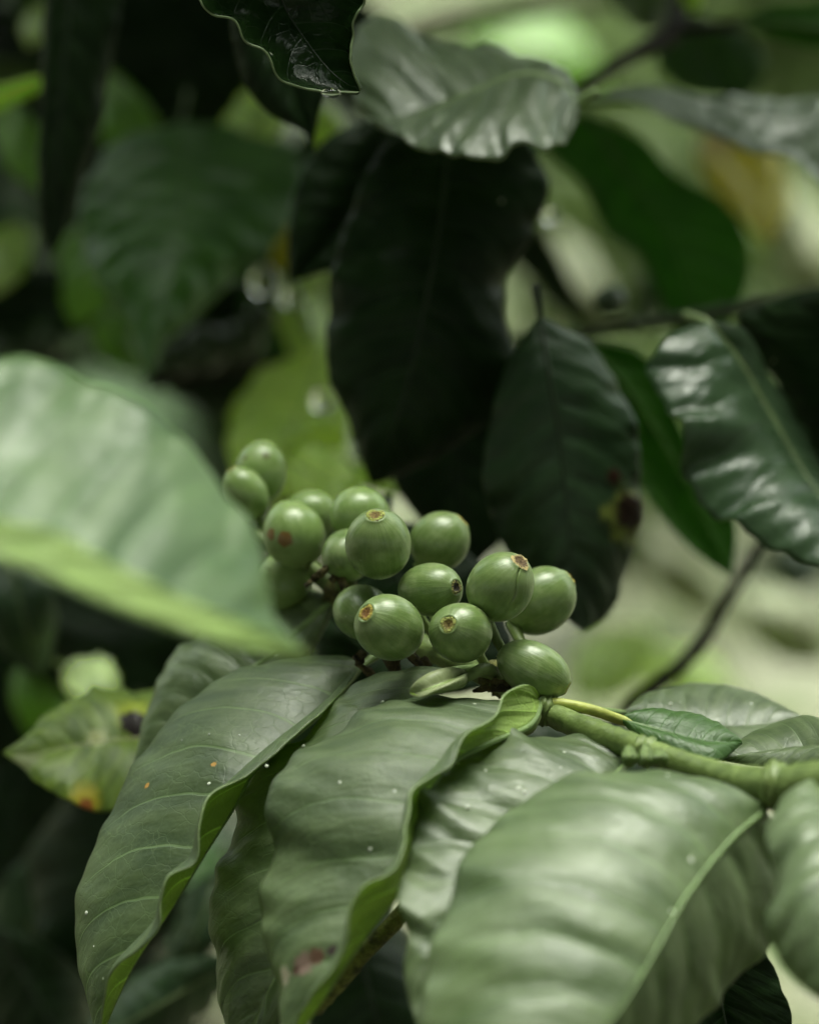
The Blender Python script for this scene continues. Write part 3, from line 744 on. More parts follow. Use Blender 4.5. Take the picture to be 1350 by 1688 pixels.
# diseased leaf, lower left
leaf_thing('diseased yellow-green leaf with a black hole and an orange spot at the lower left', name='diseased_leaf',
    L=[(330, 1190, .69), (300, 1150, .70), (250, 1138, .70), (190, 1132, .70), (125, 1150, .695), (70, 1185, .69), (35, 1220, .685), (5, 1242, .68)],
    M=[(330, 1190, .69), (240, 1215, .685), (180, 1220, .68), (110, 1232, .68), (50, 1245, .68), (5, 1242, .68)],
    Rr=[(330, 1190, .69), (280, 1290, .675), (220, 1330, .67), (170, 1338, .67), (120, 1326, .67), (60, 1288, .672), (40, 1268, .675), (5, 1242, .68)],
    kind='sick', seed=30, rough=.5, relief=.4, ripple=.0004, rib=.0006, petiole=[(420, 1180, .69)], transl=.3, bulge=(.003, .002),
    spots=[(225, 1180, 36, (.30, .36, .03), .45), (224, 1192, 26, (.010, .004, .003), .12), (140, 1318, 24, (.36, .33, .03), .5), (144, 1330, 12, (.26, .10, .02), .4), (40, 1250, 26, (.17, .2, .09), .5), (160, 1215, 16, (.35, .38, .2), .4)])
# ------------------------------------------------------------------ big blurred leaf, left foreground
leaf_thing('big pale blurred leaf with an upturned yellow-green margin, close at the left edge', name='foreground_leaf',
    L=[(-300, 820, .47), (-200, 690, .485), (-90, 610, .50), (0, 594, .505), (60, 590, .505), (125, 610, .505), (200, 645, .503), (270, 692, .50), (335, 755, .498), (385, 828, .494), (418, 890, .49), (438, 955, .486), (452, 1010, .48), (508, 1076, .475)],
    M=[(-300, 820, .47), (-160, 870, .458), (0, 922, .454), (80, 950, .453), (170, 992, .453), (280, 1032, .455), (400, 1070, .460), (508, 1080, .475)],
    Rr=[(-300, 820, .47), (-160, 830, .460), (0, 858, .459), (90, 878, .459), (150, 912, .459), (230, 955, .459), (330, 1000, .461), (420, 1034, .465), (508, 1074, .475)],
    kind='forefront', seed=31, col=(.035, .095, .014), col2=(.085, .155, .042), rimc=(.6, .7, .35), thick=.0007, n=130, m=26, rough=.45, ripple=.0022, bulge=(.0, .0005), petiole=[(-420, 800, .47)], transl=.3, wav=.0006)

# ------------------------------------------------------------------ the bearing branch
B = empty('coffee_branch', P(1500, 1275, .535), 'bearing coffee branch with a cluster of green berries and large pale leaves in focus', 'branch')
stem_m = simple_mat('green_stem', (.12, .19, .04), .45, .35, 140, .5, col2=(.22, .30, .09))
node_m = simple_mat('node_bark', (.10, .10, .025), .8, .6, 330, 1.0, .0012, col2=(.24, .24, .07))
stem_pts = [(1700, 1262, .525), (1500, 1275, .535), (1350, 1290, .55), (1275, 1297, .558), (1190, 1282, .568), (1100, 1250, .578), (1020, 1222, .588), (930, 1187, .60), (880, 1160, .608), (815, 1118, .618), (740, 1085, .628), (650, 1040, .638), (560, 975, .648), (500, 930, .655), (430, 890, .66), (380, 850, .665)]
tube('stem', [P(*q) for q in stem_pts], [.0046, .0044, .0042, .0040, .0031, .0026, .0027, .0026, .0027, .0026, .0026, .0026, .0024, .002, .0018, .0016], stem_m, B, seg=18, n=150, bump=.03)
def node(x, y, s, r_, m=node_m, dx=14, dy=6):
    tube('node', [P(x - dx, y - dy, s), P(x - dx * .5, y - dy * .5, s), P(x, y, s), P(x + dx * .5, y + dy * .5, s), P(x + dx, y + dy, s)], [r_ * .7, r_ * .95, r_, r_ * 1.0, r_ * .75], m, B, seg=16, n=14, bump=.10, seed=int(x))
node(820, 1118, .618, .0036, dx=24, dy=14)
node(895, 1168, .604, .0036, stem_m, dx=16, dy=8)
node(1060, 1238, .582, .0032, stem_m, dx=18, dy=8)
node(1275, 1297, .557, .0047, stem_m, dx=22, dy=2)
node(560, 975, .648, .0036, dx=20, dy=14)

build_leaf(name='leaf', parent=B, kind='front', seed=40, n=130, relief=.6, ripple=.0005, m=26, label='long leaf with its near margin curled up, leftmost of the front leaves', rough=.52, veincol=(.17, .25, .11), vein=.7, col=(.044, .080, .024), col2=(.098, .142, .052), transl=.3, wav=.0005,
    L=[(600, 1095, .632), (560, 1080, .634), (470, 1085, .636), (370, 1120, .634), (290, 1170, .632), (235, 1240, .63), (190, 1320, .626), (150, 1410, .62), (125, 1520, .615), (128, 1600, .61), (150, 1670, .605), (162, 1720, .60)],
    M=[(600, 1095, .632), (540, 1165, .622), (470, 1225, .613), (415, 1275, .606), (385, 1330, .601), (335, 1410, .597), (280, 1500, .594), (215, 1600, .594), (162, 1720, .60)],
    Rr=[(600, 1095, .632), (540, 1165, .612), (470, 1225, .602), (410, 1277, .594), (350, 1305, .587), (325, 1355, .584), (320, 1420, .582), (278, 1447, .58), (266, 1490, .58), (258, 1540, .58), (190, 1592, .584), (172, 1640, .59), (162, 1720, .60)],
    rib=.0007, dust=.12, fleck=.25, spots=[(243, 1293, 5, (.6, .35, .06), .3), (355, 1260, 5, (.5, .3, .06), .3)], petiole=[(640, 1062, .636), (618, 1082, .634)])
build_leaf(name='leaf', parent=B, kind='front', seed=41, n=110, m=22, label='darker leaf with a pale midrib tucked behind the long curled leaf', rough=.42, relief=.6, ripple=.0005,
    L=[(556, 985, .648), (500, 966, .662), (430, 956, .668), (370, 985, .668), (315, 1045, .664), (270, 1105, .66), (240, 1180, .655), (230, 1225, .652), (222, 1265, .648)],
    M=[(556, 985, .648), (520, 1015, .647), (480, 1050, .646), (440, 1085, .646), (370, 1135, .646), (300, 1190, .647), (222, 1265, .648)],
    Rr=[(556, 985, .648), (545, 1020, .647), (520, 1066, .646), (480, 1115, .645), (400, 1180, .644), (310, 1240, .645), (222, 1265, .648)], rib=.0012, dust=.08)
build_leaf(name='leaf', parent=B, kind='front', seed=42, n=120, m=22, label='crinkled leaf between the long curled leaf and the pale one', rough=.46, ds=.012,
    L=[(745, 1105, .61), (690, 1099, .612), (640, 1104, .612), (570, 1137, .608), (508, 1195, .602), (440, 1262, .60), (392, 1340, .598), (357, 1430, .595), (345, 1500, .592), (353, 1600, .59), (385, 1740, .585)],
    M=[(745, 1105, .61), (680, 1160, .598), (620, 1250, .588), (560, 1370, .582), (510, 1500, .580), (450, 1620, .580), (385, 1740, .585)],
    Rr=[(745, 1105, .61), (700, 1180, .592), (660, 1290, .583), (600, 1420, .578), (540, 1560, .577), (470, 1680, .58), (385, 1740, .585)], wav=.0015, ripple=.0011, petiole=[(790, 1102, .618)])
build_leaf(name='leaf', parent=B, kind='front', seed=43, transl=.3, n=140, m=26, label='pale leaf with a folded-up green margin, just below the berries', rough=.54, ds=-.004,
    L=[(893, 1150, .604), (850, 1166, .606), (800, 1158, .606), (740, 1146, .606), (650, 1155, .603), (570, 1187, .599), (505, 1225, .595), (462, 1280, .590), (444, 1350, .586), (449, 1410, .583), (426, 1470, .580), (438, 1560, .575), (455, 1640, .570), (470, 1740, .560)],
    M=[(893, 1150, .604), (872, 1195, .594), (805, 1224, .586), (740, 1260, .580), (695, 1330, .573), (680, 1400, .568), (650, 1480, .564), (590, 1560, .560), (530, 1650, .557), (470, 1740, .560)],
    Rr=[(893, 1150, .604), (868, 1128, .597), (830, 1145, .59), (817, 1182, .584), (765, 1210, .577), (742, 1255, .571), (685, 1300, .564), (668, 1360, .558), (658, 1420, .553), (602, 1465, .55), (575, 1520, .549), (556, 1580, .549), (505, 1645, .55), (470, 1740, .56)],
    wav=.0012, ripple=.0012, rib=.0008, dust=.2, spots=[(500, 1590, 20, (.22, .15, .12), .4), (470, 1608, 16, (.45, .42, .36), .4), (545, 1568, 9, (.03, .015, .01), .4), (488, 1602, 8, (.10, .05, .03), .5), (525, 1575, 14, (.12, .06, .03), .4)])
build_leaf(name='leaf', parent=B, kind='front', seed=44, n=130, m=24, label='puckered leaf with a thick pale rim half hidden by the frontmost leaf', rough=.5, wet=.2,
    L=[(1035, 1258, .586), (1010, 1228, .590), (940, 1205, .592), (850, 1206, .590), (765, 1240, .586), (695, 1310, .574), (676, 1400, .558), (653, 1485, .55), (673, 1540, .546), (666, 1610, .542), (700, 1740, .535)],
    M=[(1035, 1258, .586), (960, 1330, .572), (900, 1430, .56), (840, 1540, .55), (780, 1640, .543), (700, 1740, .535)],
    Rr=[(1035, 1258, .586), (1010, 1350, .565), (960, 1480, .553), (880, 1620, .543), (700, 1740, .535)], wav=.0018, ripple=.0018, dust=.2, rib=.0009)
build_leaf(name='leaf', parent=B, kind='forefront', seed=45, n=150, m=30, label='largest pale leaf with ribbed shine, frontmost at the lower right', rough=.47,
    L=[(1262, 1335, .556), (1190, 1295, .562), (1100, 1272, .563), (1000, 1275, .56), (900, 1298, .556), (820, 1345, .55), (765, 1410, .543), (738, 1500, .535), (708, 1560, .53), (698, 1640, .525), (715, 1760, .515), (800, 1850, .50)],
    M=[(1262, 1335, .556), (1200, 1390, .546), (1130, 1480, .532), (1080, 1570, .522), (1010, 1680, .512), (900, 1800, .503), (800, 1850, .50)],
    Rr=[(1262, 1335, .556), (1296, 1400, .563), (1292, 1500, .563), (1240, 1590, .557), (1160, 1680, .545), (1050, 1780, .528), (800, 1850, .50)],
    wav=.0008, ripple=.0011, rib=.0007, bulge=(.006, .001), dust=.1, transl=.3)
build_leaf(name='leaf', parent=B, kind='forefront', seed=46, n=120, m=22, label='wavy pale blurred leaf cut by the right edge', rough=.52, wet=.2,
    L=[(1345, 1285, .548), (1290, 1318, .545), (1260, 1375, .535), (1278, 1440, .525), (1264, 1510, .517), (1276, 1570, .513), (1315, 1622, .508), (1365, 1655, .502), (1440, 1700, .495)],
    M=[(1345, 1285, .548), (1390, 1380, .525), (1425, 1500, .505), (1440, 1600, .495), (1440, 1700, .495)],
    Rr=[(1345, 1285, .548), (1460, 1380, .53), (1510, 1520, .51), (1490, 1620, .5), (1440, 1700, .495)], wav=.0015, ripple=.0016, bulge=(.004, .002))
build_leaf(name='leaf', parent=B, kind='front', seed=47, relief=.35, ripple=.0003, wav=.0002, label='rounded grey-green leaf behind the small glossy one at the right', dust=.15,
    L=[(1028, 1175, .63), (1058, 1147, .645), (1120, 1128, .655), (1190, 1128, .655), (1260, 1150, .648), (1330, 1190, .635)],
    M=[(1028, 1175, .63), (1100, 1185, .632), (1200, 1200, .632), (1330, 1190, .635)],
    Rr=[(1028, 1175, .63), (1090, 1215, .618), (1200, 1240, .615), (1330, 1190, .635)], bulge=(.003, .002), petiole=[(905, 1165, .603), (985, 1172, .615)], rib=.0006)
build_leaf(name='leaf', parent=B, kind='green', seed=48, label='small glossy leaf on a yellow stalk beside the stem', face=1, rough=.42, relief=.25, ripple=.0002, col=(.05, .12, .025), col2=(.07, .15, .035), n=80, m=16,
    L=[(1020, 1186, .603), (1060, 1178, .608), (1120, 1179, .612), (1180, 1199, .611), (1223, 1226, .60)],
    M=[(1020, 1186, .603), (1080, 1202, .60), (1150, 1222, .598), (1223, 1226, .60)],
    Rr=[(1020, 1186, .603), (1060, 1225, .597), (1120, 1250, .592), (1180, 1257, .592), (1223, 1226, .60)], rib=.0006, transl=.25)
tube('petiole', [P(905, 1160, .603), P(935, 1161, .602), P(980, 1172, .602), P(1024, 1187, .603), P(1060, 1197, .602)], [.0014, .0011, .0012, .0011, .0006], simple_mat('yellow_stalk', (.42, .46, .10), .45, .2, 200), B, seg=10)
build_leaf(name='leaf', parent=B, kind='front', seed=49, relief=.35, ripple=.0003, wav=.0002, label='grey-green leaf behind the thick stem at the right edge', dust=.1,
    L=[(1450, 1238, .585), (1350, 1187, .615), (1290, 1192, .622), (1232, 1215, .62), (1188, 1254, .605)],
    M=[(1450, 1238, .585), (1350, 1232, .60), (1270, 1240, .603), (1188, 1254, .605)],
    Rr=[(1450, 1238, .585), (1380, 1262, .59), (1300, 1266, .596), (1240, 1262, .60), (1188, 1254, .605)], petiole=[(1500, 1262, .54), (1480, 1250, .56)], rib=.0006)
build_leaf(name='leaf', parent=B, kind='young', seed=50, n=50, m=10, label='tiny pale young leaf lying under the lowest berries', col=(.27, .32, .15), col2=(.33, .38, .20), transl=.1, relief=.1, vein=.1,
    L=[(770, 1112, .603), (735, 1106, .60), (700, 1118, .598), (675, 1143, .597)], M=[(770, 1112, .603), (740, 1124, .596), (705, 1136, .594), (675, 1143, .597)], Rr=[(770, 1112, .603), (765, 1132, .597), (720, 1144, .594), (675, 1143, .597)],
    rib=.0009, ripple=.0002, wav=.0002, petiole=[(815, 1112, .615), (792, 1106, .606)], bulge=(.002, .002))
tube('petiole', [P(828, 1118, .614), P(800, 1103, .606), P(766, 1118, .602)], [.0011, .0014, .0010], simple_mat('pale_stalk', (.25, .33, .12), .45, .2, 200), B, seg=10)
tube('bud', [P(885, 1180, .600), P(876, 1190, .596), P(870, 1203, .595), P(866, 1213, .595)], [.0010, .0015, .0013, .0003], simple_mat('pale_stalk', (.25, .33, .12)), B, seg=12)
for k, (dx, dy, ln) in enumerate([(-16, 2, 30), (12, 4, 36), (34, 2, 24)]):
    build_leaf(name='stipule', parent=B, kind='young', col=(.14, .21, .06), col2=(.18, .26, .09), transl=.15, seed=70 + k, n=20, m=5, ripple=.0001, wav=.0002, bulge=(.0008, .0008), rib=.0003,
        L=[(1055 + dx, 1262 + dy, .574), (1040 + dx, 1250 + dy, .573), (1052 + dx, 1262 + dy - ln * 1.2, .576)],
        M=[(1055 + dx, 1262 + dy, .574), (1052 + dx, 1245 + dy, .571), (1052 + dx, 1262 + dy - ln * 1.2, .576)],
        Rr=[(1055 + dx, 1262 + dy, .574), (1068 + dx, 1248 + dy, .573), (1052 + dx, 1262 + dy - ln * 1.2, .576)])
build_leaf(name='leaf', parent=B, kind='dark', seed=51, label='black-green leaf with a thin pale rim in the bottom right corner', dust=.4,
    L=[(1180, 1440, .60), (1100, 1520, .60), (1080, 1640, .60), (1120, 1750, .60), (1250, 1850, .60)], M=[(1180, 1440, .60), (1180, 1580, .60), (1200, 1700, .60), (1250, 1850, .60)],
    Rr=[(1180, 1440, .60), (1248, 1545, .595), (1285, 1620, .595), (1303, 1700, .595), (1250, 1850, .60)])

# berries -----------------------------------------------------------------
def berry_mat(name, c1, c2, c3, spots=()):
    b = NB(name)
    ob = b.n('ShaderNodeTexCoord').outputs['Object']
    sp = b.n('ShaderNodeSeparateXYZ', {0: ob})
    ang = b.math('ARCTAN2', sp.outputs[1], sp.outputs[0])
    # streaks run from pole to pole
    cv = b.n('ShaderNodeCombineXYZ', {0: b.math('MULTIPLY', b.math('SINE', ang), 1.0), 1: b.math('COSINE', ang), 2: b.math('MULTIPLY', sp.outputs[2], 22.0)}).outputs[0]
    oi = b.n('ShaderNodeObjectInfo').outputs['Random']
    cv = b.n('ShaderNodeVectorMath', {0: cv, 1: b.n('ShaderNodeCombineXYZ', {0: b.math('MULTIPLY', oi, 30.0)}).outputs[0]}, operation='ADD').outputs[0]
    st = b.noise(cv, 7.0, 4, 0.65)
    st2 = b.noise(cv, 22.0, 3, 0.6)
    bl = b.noise(ob, 190, 3)
    c = b.mix(b.ramp(b.math('MULTIPLY_ADD', st, .45, b.math('MULTIPLY', b.noise(ob, 330, 5, .7), .55)), .38, .62), c1, c2)
    c = b.mix(b.ramp(bl, .45, .75, 0, .6), c, c3)
    c = b.mix(b.ramp(st2, .58, .75, 0, .16), c, tuple(x * .6 for x in c1))
    top = b.ramp(sp.outputs[2], .004, .0075)
    c = b.mix(b.math('MULTIPLY', top, .25), c, c3)
    vd = b.n('ShaderNodeTexVoronoi', {'Vector': ob, 'Scale': 420.0})
    fl = b.math('MULTIPLY', b.math('SUBTRACT', 1.0, b.ramp(vd.outputs['Distance'], .08, .16)), b.math('GREATER_THAN', b.n('ShaderNodeSeparateColor', {0: vd.outputs['Color']}).outputs[0], .88))
    c = b.mix(b.math('MULTIPLY', fl, .5), c, (.32, .40, .2))
    for (loc, r_, sc) in spots:
        d = b.n('ShaderNodeVectorMath', {0: ob, 1: tuple(loc)}, operation='DISTANCE').outputs['Value']
        d = b.math('MULTIPLY', d, b.math('MULTIPLY_ADD', b.noise(ob, 900, 3), .9, .55))
        c = b.mix(b.math('SUBTRACT', 1.0, b.ramp(d, r_ * .8, r_ * 1.15)), c, sc)
    rg = b.math('MULTIPLY_ADD', b.noise(ob, 500, 4, .7), .22, .22)
    h = b.math('ADD', b.math('MULTIPLY', st, .7), b.math('MULTIPLY', b.noise(ob, 700, 3), .35))
    bp = b.n('ShaderNodeBump', {'Height': h, 'Strength': .35, 'Distance': .0005})
    pr = b.n('ShaderNodeBsdfPrincipled', {'Base Color': c, 'Roughness': rg, 'Normal': bp.outputs[0], 'Subsurface Weight': .12, 'Subsurface Scale': .003,
             'Subsurface Radius': (.5, 1.0, .2), 'Coat Weight': .3, 'Coat Roughness': .22})
    b.n('ShaderNodeOutputMaterial', {0: pr.outputs[0]})
    return b.m
BG_ = ((.135, .215, .058), (.195, .275, .092), (.30, .38, .175))
berry_green = berry_mat('berry_green', *BG_)
berry_pale = berry_mat('berry_pale_green', (.20, .31, .085), (.25, .36, .12), (.34, .45, .18))
def berry_shape(seed, crack=False):
    g = np.random.default_rng(seed)
    nt_, ns = (90, 200) if crack else (44, 48)
    th = np.concatenate([np.linspace(0.001, .34, 16), np.linspace(.38, np.pi - .001, nt_ - 16)])
    ph = np.linspace(0, 2 * np.pi, ns, endpoint=False)
    Th, Ph = np.meshgrid(th, ph, indexing='ij')
    r_ = 1 + .018 * np.sin(2 * Ph + g.uniform(0, 6)) * np.sin(Th) + .012 * np.sin(3 * Ph + g.uniform(0, 6)) * np.sin(Th) ** 2 + .01 * np.cos(3 * Th + g.uniform(0, 6))
    x = r_ * np.sin(Th) ** .96 * np.cos(Ph); y = r_ * np.sin(Th) ** .96 * np.sin(Ph) * .97; z = r_ * np.cos(Th)
    # crater with a raised ring at the flower scar
    z += .035 * np.exp(-((Th - .30) / .05) ** 2) - .055 * np.exp(-(Th / .15) ** 2)
    if crack:
        d = (((Ph - crack + np.pi) % (2 * np.pi)) - np.pi)
        gv = np.exp(-((d + .12 * np.sin(Th * 4)) * np.sin(Th) / .022) ** 2) * (1 / (1 + np.exp((Th - 1.3) / .06))) * (Th > .24)
        x -= x * gv * .09; y -= y * gv * .09; z -= z * gv * .09
    # tapering to the stalk
    k = np.clip((Th - 2.0) / 1.1, 0, 1) ** 2
    x *= 1 - .10 * k; y *= 1 - .10 * k
    V = np.stack([x, y, z], -1).reshape(-1, 3)
    n_ = len(th)
    Fc = [(i * ns + j, (i + 1) * ns + j, (i + 1) * ns + (j + 1) % ns, i * ns + (j + 1) % ns) for i in range(n_ - 1) for j in range(ns)]
    Fc.append(tuple(range(ns))); Fc.append(tuple((n_ - 1) * ns + j for j in range(ns))[::-1])
    return V, Fc
def navel_mesh(rad, ax, mat, seed):
    g = np.random.default_rng(seed)
    ns = 28; rr = np.array([0.001, .3, .55, .75, 1.0]) * .27
    hh = np.array([.035, .012, .028, .05, -.015]) * .6
    V = []
    for r_, h in zip(rr, hh):
        for j in range(ns):
            a_ = 2 * math.pi * j / ns
            k = 1 + .10 * math.sin(3 * a_ + seed) + .04 * g.standard_normal()
            q = r_ * k
            z0 = math.sqrt(max(0, 1 - q * q)) - .055 * math.exp(-(q / .15) ** 2) + .035 * math.exp(-((q - .30) / .05) ** 2)
            V.append((q * math.cos(a_) * rad, q * math.sin(a_) * rad, (z0 + h * (1 + .3 * g.standard_normal()) + .012) * ax))
    Fc = [(i * ns + j, (i + 1) * ns + j, (i + 1) * ns + (j + 1) % ns, i * ns + (j + 1) % ns) for i in range(4) for j in range(ns)] + [tuple(range(ns))]
    return mesh('navel', V, Fc, [mat])
def navel_mat(name, inner, ring, rad):
    b = NB(name)
    ob = b.n('ShaderNodeTexCoord').outputs['Object']
    sp = b.n('ShaderNodeSeparateXYZ', {0: ob})
    d = b.math('SQRT', b.math('ADD', b.math('POWER', sp.outputs[0], 2.0), b.math('POWER', sp.outputs[1], 2.0)))
    d = b.math('DIVIDE', d, rad * .27)
    d = b.math('ADD', d, b.math('MULTIPLY_ADD', b.noise(ob, 1400, 3), .5, -.25))
    c = b.mix(b.ramp(d, .45, .8), tuple(inner), tuple(ring))
    c = b.mix(b.ramp(b.noise(ob, 2600, 3), .5, .62), c, tuple(x * .35 for x in inner))
    pr = b.n('ShaderNodeBsdfPrincipled', {'Base Color': c, 'Roughness': .7, 'Normal': b.n('ShaderNodeBump', {'Height': b.noise(ob, 2500, 3), 'Strength': .8, 'Distance': .0003}).outputs[0]})
    b.n('ShaderNodeOutputMaterial', {0: pr.outputs[0]})
    return b.m
def stem_point(x):
    pts = stem_pts
    k = min(range(len(pts)), key=lambda i: abs(pts[i][0] - x))
    return P(*pts[k])
BM = {'yb': ((.20, .13, .02), (.36, .40, .08)), 'dark': ((.03, .018, .012), (.30, .28, .09)), 'tan': ((.12, .07, .02), (.50, .40, .16)), 'g': ((.20, .15, .03), (.40, .44, .11)), 'br': ((.22, .10, .015), (.46, .38, .06))}
#  x, y, s, r px, half-length px, axis (right, up, to camera), navel kind, pale, spots
BER = [
 (624, 897, .617, 55, 62, (-.08, .76, .60), 'yb', 0, ()),
 (574, 915, .634, 44, 57, (.2, .2, -.9), None, 0, ()),
 (594, 850, .645, 50, 49, (-.2, .5, -.8), None, 1, ()),
 (512, 850, .662, 45, 44, (.1, .5, -.8), None, 1, ()),
 (485, 881, .645, 52, 59, (-.35, .75, -.45), None, 1, [(-40, 1, 10), (-14, -7, 13)]),
 (430, 779, .668, 44, 53, (.1, .95, -.1), None, 1, [(13, 26, 6), (-24, 24, 5)]),
 (405, 815, .662, 38, 48, (-.45, .85, .15), 'g', 1, ()),
 (466, 958, .655, 53, 42, (.5, -.3, -.6), None, 1, ()),
 (725, 893, .640, 49, 52, (.72, .69, .02), 'br', 0, ()),
 (709, 972, .616, 46, 58, (.66, .08, .60), 'dark', 0, ()),
 (642, 1035, .603, 55, 61, (-.60, .42, .62), 'br', 0, ()),
 (597, 1010, .622, 47, 54, (-.2, .3, -.8), None, 0, ()),
 (759, 1043, .602, 52, 53, (-.40, .30, .86), 'g', 0, ()),
 (825, 967, .606, 56, 62, (.50, .66, .50), 'tan', 0, ()),
 (890, 990, .628, 54, 63, (.72, .55, -.1), 'br', 0, ()),
 (879, 1104, .606, 46, 64, (.86, -.46, .12), 'g', 0, ()),
]
for i, (x, y, s, r_, h, ax, nav, pale, spots) in enumerate(BER):
    rad, hl = r_ / F * s, h / F * s
    a_ = norm(np.array(ax, float))
    d = Vector(RGT * a_[0] + UPV * a_[1] - FWD * a_[2])
    qt = d.to_track_quat('Z', 'Y')
    crack = False
    if i == 13:
        # groove on this berry runs from the scar towards the lower left
        t_ = Vector(RGT * (-.25) + UPV * (-.9) - FWD * .35)
        lo = qt.inverted() @ t_
        crack = math.atan2(lo.y, lo.x)
    V, Fc = berry_shape(100 + i, crack)
    V = V * [rad, rad, hl]
    c = P(x, y, s)
    mt = berry_pale if pale else berry_green
    if spots:
        ss = []
        for (dx, dy, sr) in spots:
            dz = math.sqrt(max(0, 1 - (dx / r_) ** 2 - (dy / h) ** 2)) * r_
            wv_ = Vector(RGT * dx + UPV * dy - FWD * dz) * (s / F)
            lo = qt.inverted() @ wv_
            kk = np.argmin(np.linalg.norm(V / np.linalg.norm(V, axis=1)[:, None] - np.array(lo.normalized()), axis=1))
            ss.append((tuple(V[kk]), sr / F * s, (.24, .13, .03) if i == 4 else (.13, .15, .04)))
        mt = berry_mat('berry_spotted', (.20, .31, .085), (.25, .36, .12), (.34, .45, .18), ss)
    o = link('berry', mesh('berry', V, Fc, [mt]), B, c, qt)
    if nav:
        inner, ring = BM[nav]
        kk = 1.15 if nav == 'tan' else 1.0
        nm = navel_mesh(rad, hl, navel_mat('navel_' + nav, inner, ring, rad * kk), i)
        nv_ = bpy.data.objects.new('navel', nm); COL.objects.link(nv_); nv_.parent = o
        if kk != 1.0: nv_.scale = (kk, kk, 1.0)
    # stalk from the berry's base to the stem
    base = c - np.array(d) * hl * .96
    tgt = stem_point(x + (40 if x > 700 else 0))
    mid = (base + tgt) / 2 + np.array([0, .002, -.001])
    if i == 0: mid = base + np.array([-.003, .012, .001]); tgt = P(570, 965, .650)
    tube('stalk', [base, mid, tgt], [.0013, .0010, .0013], stem_m, B, seg=8, n=14, bump=.05, seed=i)
# shrivelled bits among the stalks
crumb = simple_mat('dried_flower', (.05, .035, .02), .9, .6, 400, 1, .001, col2=(.16, .13, .05))
gg = random.Random(4)
for (x, y, s) in [(530, 945, .63), (548, 958, .63), (838, 1112, .608), (850, 1120, .606), (812, 1120, .608), (700, 1088, .62), (640, 1098, .62), (590, 1075, .625)]:
    p0 = P(x, y, s)
    pts = [p0 + np.array([gg.uniform(-1, 1), gg.uniform(-1, 1), gg.uniform(-1, 1)]) * .0022 * k for k in range(4)]
    tube('dried_flower', pts, [.0009, .0011, .0005], crumb, B, seg=7, n=10, bump=.3, seed=int(x))
# dark berries further back
def far_berry(x, y, s, r_, parent, ax=(.2, .3, .9), dark=True):
    V, Fc = berry_shape(x)
    rad = r_ / F * s
    d = Vector(RGT * ax[0] + UPV * ax[1] - FWD * ax[2])
    return link('berry', mesh('berry', V * rad, Fc, [berry_dark if dark else berry_green]), parent, P(x, y, s), d.to_track_quat('Z', 'Y'))
berry_dark = berry_mat('berry_dark_green', (.02, .045, .012), (.035, .07, .02), (.05, .09, .03))
far_berry(1005, 496, .80, 27, tw)
cl = empty('berry_cluster', P(340, 600, .9), 'cluster of dark unripe berries in shade above the big pale blurred leaf', 'berries')
tube('stem', [P(260, 600, .92), P(340, 600, .92), P(420, 590, .92)], [.002, .0015], twig_m, cl, seg=8)
for (x, y, r_) in [(338, 572, 40), (400, 560, 34), (292, 590, 30), (430, 520, 24)]: far_berry(x, y, .9, r_, cl)
cl = empty('berry_cluster', P(60, 580, .9), 'pair of dark unripe berries at the left edge above the big pale leaf', 'berries')
tube('stem', [P(-60, 600, .92), P(60, 600, .92), P(130, 590, .92)], [.002, .0015], twig_m, cl, seg=8)
for (x, y, r_) in [(72, 562, 36), (18, 575, 34)]: far_berry(x, y, .9, r_, cl)

# water drops, each catching the sky
wb_ = NB('water')
pr = wb_.n('ShaderNodeBsdfPrincipled', {'Base Color': (1, 1, 1, 1), 'Roughness': 0.0, 'IOR': 1.333, 'Transmission Weight': 1.0})
wb_.n('ShaderNodeOutputMaterial', {0: pr.outputs[0]})
def drop(label, x, y, s, r_, sq=(1, 1, 1.15)):
    g = []
    ns, nr = 20, 14
    V = [(math.sin(t) * math.cos(a_) * sq[0], math.sin(t) * math.sin(a_) * sq[1], math.cos(t) * sq[2]) for t in [math.pi * (k + .01) / (nr + .02 - 1) for k in range(nr)] for a_ in [2 * math.pi * j / ns for j in range(ns)]]
    rad = r_ / F * s
    V = np.array(V) * rad
    Fc = [(i * ns + j, (i + 1) * ns + j, (i + 1) * ns + (j + 1) % ns, i * ns + (j + 1) % ns) for i in range(nr - 1) for j in range(ns)]
    o = link('water_drop', mesh('water_drop', V, Fc, [wb_.m]), None, P(x, y, s))
    tag(o, label, 'water drop')
drop('water drop hanging from the tip of the wet black-green leaf', 546, 153, .599, 13, (1.3, 1, .65))
drop('bright round drop hanging off the largest dark leaf against the pale slope', 908, 357, .76, 15)
drop('water drop shining beside the yellow leaf scrap', 437, 465, .86, 24, (1, 1, 1.2))
drop('smaller water drop right of the one by the yellow leaf scrap', 480, 488, .86, 17)
drop('water drop on the lime-green backlit leaf', 531, 660, .80, 19)

